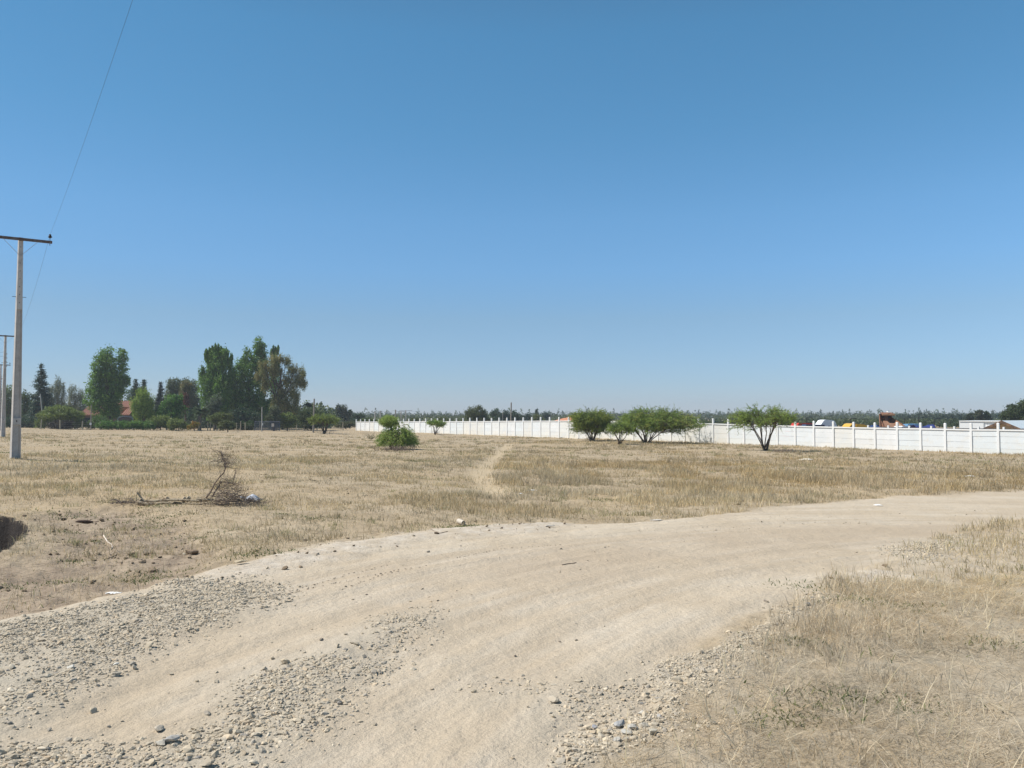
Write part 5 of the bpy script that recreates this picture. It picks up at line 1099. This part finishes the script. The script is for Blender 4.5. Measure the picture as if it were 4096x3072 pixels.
tarp('dark blue tarpaulin draped over a low heap left of the pine row', 3714, 80, 1.95, 1.93, ([0, .3, .5, .8, 1], [1.04, .94, .93, 1.02, 1.05]), (.035, .05, .19))
tarp('navy tarpaulin over a heap at the left foot of the rusty tipper', 3515, 82, 1.3, 1.93, ([0, .3, .6, 1], [.9, .98, 1.03, .92]), (.03, .07, .20), name='navy_tarpaulin')
# rusty tipper bed, raised
def tipper():
    D = 92.; k = D / F; u0 = 3555; x = (u0 - 2048) * k; z = g1(x, D)
    t = thing('rusty_tipper', 'rusty brown tipper bed raised and tilted behind the wall', 'tipper truck', (x, D, z), R(-14))
    M_R = mat('rust', (.26, .12, .065), .9, noise=[(2, (.17, .085, .055), .4, .6), (10, (.38, .22, .13), .55, .75)])
    M_RT = mat('rusty_floor', (.33, .19, .12), .9, noise=(3, (.22, .12, .08), .4, .6))
    zt = lambda v: (HZ - v) * k + CAMZ - z
    Q = lambda u, v, dy: Vector(((u - u0) * k, dy, zt(v)))
    def plate(name, pts, th, m_, extra=()):
        mb = MB(); P = [Q(*p) for p in pts]; n_ = (P[1] - P[0]).cross(P[3] - P[0]).normalized() * th
        mb.hexa(P, [p + n_ for p in P])
        for (a, b, w_) in extra: mb.beam(Q(*a), Q(*b), w_, w_)
        return mb.build(name, m_, t)
    M_T2 = mat('tan_rust', (.46, .31, .19), .9, noise=[(3, (.33, .2, .12), .4, .65)])
    plate('floor', [(3514, 1722, -2.2), (3574, 1722, -2.2), (3581, 1684, 1.4), (3547, 1684, 1.4)], .06, M_RT)
    plate('side_panel', [(3514, 1722, -2.2), (3547, 1684, 1.4), (3540, 1668, 1.5), (3484, 1718, -2.1)], -.06, M_R,
          [((3484, 1718, -2.15), (3540, 1668, 1.45), .1), ((3500, 1717, -2.1), (3544, 1676, 1.4), .07), ((3508, 1719, -2.1), (3546, 1681, 1.4), .06)])
    plate('side_panel', [(3574, 1722, -2.2), (3581, 1684, 1.4), (3591, 1670, 1.5), (3590, 1712, -2.1)], .06, M_R, [((3589, 1703, -1.6), (3590, 1671, 1.45), .09)])
    plate('side_board', [(3560, 1722, -2.4), (3588, 1718, -2.4), (3602, 1690, .6), (3593, 1679, .8)], .08, M_T2, [((3566, 1718, -2.45), (3593, 1680, .75), .08)])
    plate('head_board', [(3540, 1692, 1.4), (3588, 1692, 1.4), (3588, 1655, 1.52), (3540, 1655, 1.52)], -.08, M_R, [((3541, 1676, 1.35), (3556, 1676, 1.35), .08), ((3541, 1690, 1.33), (3541, 1657, 1.45), .1), ((3587, 1690, 1.33), (3587, 1657, 1.45), .1)])
    plate('canopy', [(3537, 1657, .5), (3587, 1657, .5), (3590, 1649.5, 1.6), (3545, 1649.5, 1.6)], -.07, M_R)
    plate('canopy_lip', [(3538, 1663, .52), (3586, 1663, .52), (3587, 1657.3, .46), (3537, 1657.3, .46)], -.06, M_T2)
    plate('dark_opening', [(3545, 1672, 1.25), (3556, 1672, 1.25), (3556, 1664.5, 1.28), (3543, 1664.5, 1.28)], -.04, M_DARK)
    plate('dark_opening', [(3571, 1672, 1.25), (3583, 1672, 1.25), (3585, 1664.5, 1.28), (3570, 1664.5, 1.28)], -.04, M_DARK)
    plate('center_plate', [(3559, 1684, 1.2), (3573, 1684, 1.2), (3570, 1664.5, 1.26), (3557, 1664.5, 1.26)], -.04, mat('dark_rust', (.17, .115, .09), .9))
    x_rz = 0; t.rotation_euler = (0, 0, 0)
    mb = MB(); mb.beam((-.7, -1.6, .75), (-.7, 3.4, .75), .14, .22); mb.beam((.7, -1.6, .75), (.7, 3.4, .75), .14, .22)
    mb.box((0, 3.9, 1.25), (2.0, 1.4, 1.5)); mb.tube([(0, 1.4, .8), (.1, 1.9, zt(1675))], .1, 8); mb.build('chassis', M_DARK, t)
    for y_ in (-1.2, .2, 3.6):
        for s_ in (-1, 1): mb = MB(); mb.tube([(s_ * .85 - .15, y_, .5), (s_ * .85 + .15, y_, .5)], .5, 18); mb.build('wheel', M_BLACK, t)
    c = Q(3565, 1651, .9)
    mb = MB(); scatter(mb, np.array([0.0]), np.array([0.0]), np.array([.26]), np.array([[.8, .8, .78]]), .3, TPLB, z=np.array([0.]))
    o = mb.build('white_sack', mat('sack', (.75, .74, .70), .8)); tag(o, 'small white sack lying on top of the rusty tipper', 'sack')
    r_ = 0.0; o.location = (x + c.x * math.cos(r_) - c.y * math.sin(r_), D + c.x * math.sin(r_) + c.y * math.cos(r_), z + c.z)
tipper()

# ------------------------------------------------------------------ fallen branches in the field and small debris
def crooked(a, b, n, amp):
    a, b = Vector(a), Vector(b); L_ = (b - a).length; off = Vector((0, 0, 0)); pts = []
    for i in range(n + 1):
        t = i / n; off = off * .7 + Vector((rng.normal(), rng.normal(), rng.normal())) * amp * L_; pts.append(a.lerp(b, t) + off * math.sin(math.pi * min(1, t * 1.0 + .001)) ** .5)
    return pts
def deadwood():
    D = 17.6; p = at(700, 2012, D); z = g1(p.x, p.y); k = D / F
    t = thing('fallen_branch', 'dead fallen trunk with an upright tangle of bare twigs lying in the grass', 'dead branch', (p.x, p.y, z))
    X = lambda u: (u - 700) * k
    Z = lambda v: (HZ - v) * k + CAMZ - z
    tr = MB()
    for (u0, v0, u1, v1, r_, y_) in [(550, 2006, 800, 2000, .035, 0), (560, 2012, 700, 2010, .045, -.08), (640, 2002, 880, 1998, .03, .08), (700, 2008, 960, 2012, .028, -.05), (780, 1996, 950, 2004, .025, .1), (740, 2015, 860, 2003, .02, -.15), (860, 2000, 985, 2020, .014, -.1)]:
        pts = crooked((X(u0), y_, max(Z(v0), r_ * .8)), (X(u1), y_ + rng.normal(0, .06), max(Z(v1), r_ * .8)), 7, .012); tr.tube(pts, [r_ * (1 - .07 * i) for i in range(8)], 8)
    for (u, v, y_) in [(560, 2004, -.03), (660, 1999, 0), (730, 1998, 0), (745, 1996, .0)]:
        tr.tube([(X(u), y_, Z(v) - .03), (X(u) + .07, y_, Z(v) + .06)], [.055, .04], 7)
    tr.tube([(X(572), 0, Z(1998)), (X(548), 0, Z(1968))], [.022, .016], 6)
    tr.build('trunk', M_DEAD, t)
    br = MB()
    L1 = crooked((X(820), .05, Z(1990)), (X(870), 0, Z(1915)), 6, .015); L2 = crooked((X(850), -.05, Z(1985)), (X(882), .05, Z(1925)), 6, .02)
    br.tube(L1, [.022 - .0015 * i for i in range(7)], 6); br.tube(L2, [.02 - .0015 * i for i in range(7)], 6)
    L3 = crooked((X(870), 0, Z(1915)), (X(900), 0, Z(1868)), 5, .03); br.tube(L3, [.014] * 6, 5)
    L4 = crooked((X(900), 0, Z(1868)), (X(875), .1, Z(1803)), 6, .03); br.tube(L4, [.012 - .001 * i for i in range(7)], 5)
    L5 = crooked((X(895), 0, Z(1868)), (X(890), -.1, Z(1815)), 6, .05); br.tube(L5, [.009] * 7, 4)
    L6 = crooked((X(878), 0, Z(1925)), (X(930), 0, Z(1935)), 6, .06); br.tube(L6, [.011] * 7, 4)
    L7 = crooked((X(930), 0, Z(1935)), (X(938), 0, Z(1880)), 5, .05); br.tube(L7, [.008] * 6, 4)
    br.build('branches', mat('dead_branch', (.19, .14, .11), .9, noise=(20, (.3, .25, .2), .5, .7)), t)
    tw = MB(); src = L3 + L4 * 2 + L5 * 2 + L7 + L6 + L2
    for i in range(125):
        a = src[rng.integers(0, len(src))]; d = Vector((rng.normal(), rng.normal(), rng.normal() * .7)).normalized() * rng.uniform(.1, .42); tw.tube(crooked(a, a + d, 4, .1), [.0045, .004, .0035, .003, .002], 3, cap=False)
    tw.tube(crooked((X(890), 0, Z(1830)), (X(832), 0, Z(1850)), 6, .05), [.006] * 7, 4); tw.tube(crooked((X(832), 0, Z(1850)), (X(838), 0, Z(1878)), 4, .05), [.004] * 5, 4)
    tw.tube(crooked((X(905), 0, Z(1868)), (X(955), 0, Z(1876)), 6, .04), [.006] * 7, 4)
    for i in range(310):                              # the tangled brush heap
        u = rng.normal(915, 34); hh = max(0, 1 - abs(u - 905) / 90); v = 2008 - rng.random() ** 1.4 * 85 * hh
        a = Vector((X(u), rng.normal(0, .22), max(.02, Z(v)))); d = Vector((rng.normal() + .25, rng.normal() * .8, rng.normal() * .5)).normalized() * rng.uniform(.12, .42); e = a + d; e.z = max(.01, e.z)
        tw.tube(crooked(a, e, 4, .07), [.005, .0045, .004, .003, .002], 3, cap=False)
    for i in range(60):
        a = Vector((X(rng.uniform(960, 1060)), rng.normal(0, .2), .03)); tw.tube(crooked(a, a + Vector((rng.uniform(-.3, .3), rng.normal(0, .1), rng.uniform(0, .14))), 4, .05), [.005] * 5, 3, cap=False)
    for i in range(50):
        a = Vector((X(rng.uniform(470, 570)), rng.normal(0, .15), .03)); tw.tube(crooked(a, a + Vector((rng.uniform(-.3, .2), rng.normal(0, .1), rng.uniform(0, .1))), 4, .05), [.006] * 5, 3, cap=False)
    tw.build('twigs', M_TWIG, t)
deadwood()
def lump(name, label, cat, u, v, dims, colr, seed, mname, rz=0, lift=.3, rough=.8, group=None):
    x, y = wp(u, v); z = g1(x, y); V, Fa = rock_template(seed, 2); mb = MB(); mb.add(V * np.array(dims) * .5 + np.array([0, 0, dims[2] * lift]), [Fa], None)
    m_ = bpy.data.materials.get(mname) or mat(mname, colr, rough, noise=(30, tuple(c * .8 for c in colr), .45, .7), bump=(40, .01))
    o = mb.build(name, m_, loc=(x, y, z)); o.rotation_euler = (0, 0, rz); return tag(o, label, cat, group)
def sheet(name, label, cat, u, v, W_, L_, H_, colr, mname, rz=0, crump=.02, rough=.5):
    x, y = wp(u, v); z = g1(x, y); n = 14; V = []
    for j in range(n + 1):
        for i in range(n + 1):
            a, b = i / n * 2 - 1, j / n * 2 - 1; ed = 1 + .12 * math.sin(5 * math.atan2(b, a) + u); V.append((a * W_ / 2 * ed, b * L_ / 2 * ed, .012 + H_ * max(0, (1 - a * a)) * max(0, (1 - b * b)) + crump * fbm(np.array(a * 4 + 9), np.array(b * 4 + u), 3).item()))
    mb = MB(); mb.add(V, [[(j * (n + 1) + i, j * (n + 1) + i + 1, (j + 1) * (n + 1) + i + 1, (j + 1) * (n + 1) + i) for j in range(n) for i in range(n)]])
    m_ = bpy.data.materials.get(mname) or mat(mname, colr, rough); o = mb.build(name, m_, smooth=True, loc=(x, y, z)); o.rotation_euler = (0, 0, rz)
    so = o.modifiers.new('thickness', 'SOLIDIFY'); so.thickness = .004; return tag(o, label, cat)
sheet('plastic_bag', 'pale bluish plastic bag caught at the right end of the fallen branch', 'plastic bag', 1010, 2008, .34, .3, .13, (.44, .47, .53), 'bag_plastic', crump=.05)
sheet('plastic_scrap', 'small white plastic strip trailing beside the bluish bag', 'plastic scrap', 966, 2002, .14, .06, .04, (.65, .68, .74), 'scrap_plastic')
sheet('paper_scrap', 'white paper scrap on the dirt road at the right', 'litter', 3512, 2026, .20, .12, .02, (.8, .8, .78), 'white_scrap')
sheet('paper_scrap', 'small white scrap in the grass left of the dark clod, beside a second shred', 'litter', 2128, 1968, .26, .08, .02, (.75, .74, .7), 'white_scrap')
sheet('paper_scrap', 'tiny white shred nearest the foot of the footpath', 'litter', 2083, 1980, .1, .08, .02, (.75, .74, .7), 'white_scrap')
sheet('paper_scrap', 'thin white scrap on the bare clay above the left gravel', 'litter', 455, 2352, .16, .06, .01, (.8, .8, .8), 'white_scrap')
sheet('paper_scrap', 'white litter in the tall grass below the right wall', 'litter', 3225, 1842, .9, .4, .1, (.65, .6, .5), 'tan_scrap', rough=.8)
sheet('paper_scrap', 'pale scrap in the far grass near the right edge', 'litter', 3880, 1906, .4, .12, .04, (.75, .72, .65), 'white_scrap')
lump('plaster_slab', 'flat pale chunk of plaster at the far edge of the road', 'rubble', 2625, 2083, (.34, .2, .06), (.6, .56, .5), 51, 'plaster', rz=.1)
lump('plaster_slab', 'cracked pale flake leaning on the low road bank', 'rubble', 2195, 2112, (.3, .12, .06), (.5, .46, .4), 52, 'plaster2', rz=.3)
lump('earth_clod', 'dark rough clod lying alone in the grass beyond the road', 'clod', 2612, 1970, (.32, .12, .1), (.10, .085, .055), 53, 'clod_dark', rz=.4)
lump('earth_clod', 'dark rough knob at the right end of the lone clod', 'clod', 2632, 1963, (.14, .1, .12), (.12, .10, .065), 54, 'clod_dark', rz=.2)
lump('tan_stone', 'tan block of stone in the weeds at the left road edge', 'stone', 967, 2268, (.2, .14, .13), (.50, .41, .28), 55, 'tan_stone', rz=.4)
lump('earth_clod', 'crumbly brown clod at the right rim of the clay hollow', 'clod', 772, 2190, (.26, .2, .15), (.22, .16, .11), 56, 'clod_brown')
lump('earth_clod', 'dark upturned clod at the upper rim of the clay hollow', 'clod', 335, 2072, (.4, .2, .18), (.09, .055, .04), 57, 'clod_red', rz=.5)
lump('earth_clod', 'small dark clod right of the upturned clod in the clay hollow', 'clod', 385, 2064, (.14, .1, .08), (.09, .055, .04), 58, 'clod_red')
# concrete pipe stub
x, y = wp(1845, 2092); z = g1(x, y); pt = thing('pipe_stub', 'short grey pipe stub lying in weeds on the road bank', 'pipe', (x, y, z)); mb = MB()
d_ = Vector((.6, -.8, -.12)).normalized(); c0 = Vector((-.06, .08, .065)); n = 16; pr_ = d_.orthogonal().normalized(); b_ = d_.cross(pr_); V = []
for (tt, rr) in ((0, .046), (.18, .046), (.18, .036), (.02, .036)):
    for i in range(n): a = 2 * math.pi * i / n; V.append(c0 + d_ * tt + (pr_ * math.cos(a) + b_ * math.sin(a)) * rr)
mb.add(V, [[(j * n + i, j * n + (i + 1) % n, (j + 1) * n + (i + 1) % n, (j + 1) * n + i) for j in range(3) for i in range(n)], [tuple(range(n))[::-1]], [tuple(range(3 * n, 4 * n))]]); mb.build('pipe_shell', mat('pipe_grey', (.56, .50, .42), .8), pt)
# sticks
def stick(label, pts, r_, m_, name='stick'):
    P = [wp(*p) for p in pts]; V = [(a, b, g1(a, b) + r_ * .7) for a, b in P]; mb = MB(); mb.tube(V, [r_ * (1 - .1 * i) for i in range(len(V))], 6); return tag(mb.build(name, m_), label, 'stick')
stick('bleached white bent stick lying on the clay hollow', [(415, 2132), (424, 2146), (432, 2150), (445, 2156), (450, 2162), (440, 2168)], .014, mat('bleached', (.62, .54, .46), .8))
stick('thin brown twig lying across the middle of the dirt road', [(2248, 2262), (2275, 2258), (2290, 2257), (2305, 2254)], .008, M_TWIG)
stick('straight dead stick in the clay hollow below the bleached one', [(425, 2205), (450, 2195), (472, 2188)], .010, M_DEAD)
stick('curved dry twig lying on the pale road bank', [(1722, 2115), (1735, 2135), (1760, 2143), (1790, 2138)], .007, M_TWIG)
stick('long thin straw stalk lying on pale ground at the right', [(3535, 2318), (3575, 2323)], .006, M_DEAD)
# individual stones
def stone(label, u, v, s_, colr, group, seed, flat_=1.0):
    x, y = wp(u, v); z = g1(x, y); V, Fa = TPLB[seed % 6]; mb = MB(); c = np.array([colr])
    a = rng.uniform(0, 6.28); ca, sa = math.cos(a), math.sin(a); W = (V * np.array([1, 1, flat_])) @ np.array([[ca, sa, 0], [-sa, ca, 0], [0, 0, 1]]) * s_
    mb.add(W + np.array([0, 0, s_ * .3]), [Fa], np.tile(c, (len(V), 1))); o = mb.build('stone', M_STONE, loc=(x, y, z)); return tag(o, label, 'stone', group)
GS = 'cobbles at the corner of the gravel by the near grass'
for i, (u, v, s_, c, lb_) in enumerate([(2568, 2873, .042, (.56, .53, .47), 'whitish upright cobble at the top of the gravel corner'), (2588, 2868, .03, (.40, .31, .20), 'brown cobble right beside the whitish one'), (2478, 2915, .06, (.33, .33, .33), 'grey wedge-shaped cobble, largest in the gravel corner'),
        (2392, 2940, .04, (.45, .38, .27), 'tan upright cobble left in the gravel corner'), (2375, 2942, .036, (.42, .34, .24), 'brown cobble hugging the tan upright one'), (2535, 2935, .045, (.42, .40, .36), 'flat light grey cobble below the whitish one'),
        (2575, 2925, .045, (.47, .43, .36), 'round beige cobble in the gravel corner'), (2610, 2955, .045, (.48, .44, .36), 'smooth beige cobble touching the grass'), (2505, 2955, .042, (.38, .37, .34), 'grey cobble under the wedge-shaped one'), (2430, 2950, .035, (.40, .34, .25), 'small tan cobble in the middle of the corner heap'),
        (2675, 2870, .035, (.46, .39, .28), 'round yellowish cobble at the right tip of the gravel'), (2380, 2915, .035, (.25, .26, .29), 'bluish dark cobble with deep shadow'), (2635, 2895, .03, (.36, .35, .34), 'grey cobble between whitish and yellowish ones'),
        (2470, 2985, .036, (.42, .40, .36), 'light flat cobble at the lower edge of the corner heap'), (2425, 3000, .03, (.44, .38, .29), 'tan pebble by the lower grass edge')]):
    stone(lb_, u, v, s_, c, GS, i)
for i, (u, v, s_, c, lb_) in enumerate([(2212, 2822, .05, (.42, .36, .28), 'long tan stone on the road left of the gravel corner'), (2305, 2562, .024, (.2, .17, .14), 'thin dark chip on the open road'), (2240, 2561, .016, (.24, .2, .16), 'dark pebble among ruts in the road middle'), (2303, 2493, .022, (.38, .33, .27), 'tan pebble with shadow in the road middle'),
        (2060, 2620, .02, (.16, .13, .11), 'small dark stone in the lower road centre'), (1285, 2566, .028, (.15, .12, .10), 'dark stone at the left tip of the middle gravel'), (635, 2935, .05, (.42, .37, .30), 'single rounded brown stone on the bare strip at lower left'), (285, 2692, .04, (.62, .60, .54), 'white stone lying in the left gravel'),
        (462, 2667, .03, (.66, .64, .58), 'small white stone near the right side of the left gravel'), (530, 2660, .04, (.28, .26, .22), 'dark flat stone at the inner edge of the left gravel'), (465, 2700, .045, (.36, .32, .26), 'brownish flat stone at the lower edge of the left gravel'), (830, 2865, .035, (.27, .24, .2), 'brown stone on the bare strip between gravel beds'),
        (1465, 2375, .02, (.13, .10, .08), 'tiny dark stone on the upper road'), (1270, 2226, .035, (.33, .29, .24), 'brown stone on the pale bank at the left'), (680, 2990, .06, (.36, .35, .33), 'large slab-like stone at the bottom gravel edge'), (640, 3000, .05, (.45, .42, .36), 'pale wedge stone beside the large slab'),
        (2210, 2810, .03, (.45, .4, .32), 'small tan stone above the long one on the road'), (3065, 2410, .035, (.2, .17, .14), 'dark stone in the right gravel strip'), (3230, 2430, .04, (.2, .19, .18), 'dark stone near the right end of the gravel strip'), (1500, 2900, .02, (.3, .26, .2), 'small pebble in the near road ruts')]):
    stone(lb_, u, v, s_, c, 'single stones on the road', i + 3)

# ------------------------------------------------------------------ haze: one closed box of pale air
HAZE = 0.00036
if HAZE:
    mb = MB(); mb.box((0, 0, 12), (3300, 3300, 36.0)); hz_ = mb.build('haze', bpy.data.materials.new('haze'))
    m_ = hz_.data.materials[0]; m_.use_nodes = True; n_ = m_.node_tree.nodes; n_.remove(n_['Principled BSDF'])
    pv = n_.new('ShaderNodeVolumePrincipled'); pv.inputs['Color'].default_value = (.80, .87, .95, 1); pv.inputs['Density'].default_value = HAZE; pv.inputs['Anisotropy'].default_value = .2
    m_.node_tree.links.new(pv.outputs[0], n_['Material Output'].inputs['Volume']); tag(hz_, 'pale air that fades the far woods', 'haze', kind='stuff')
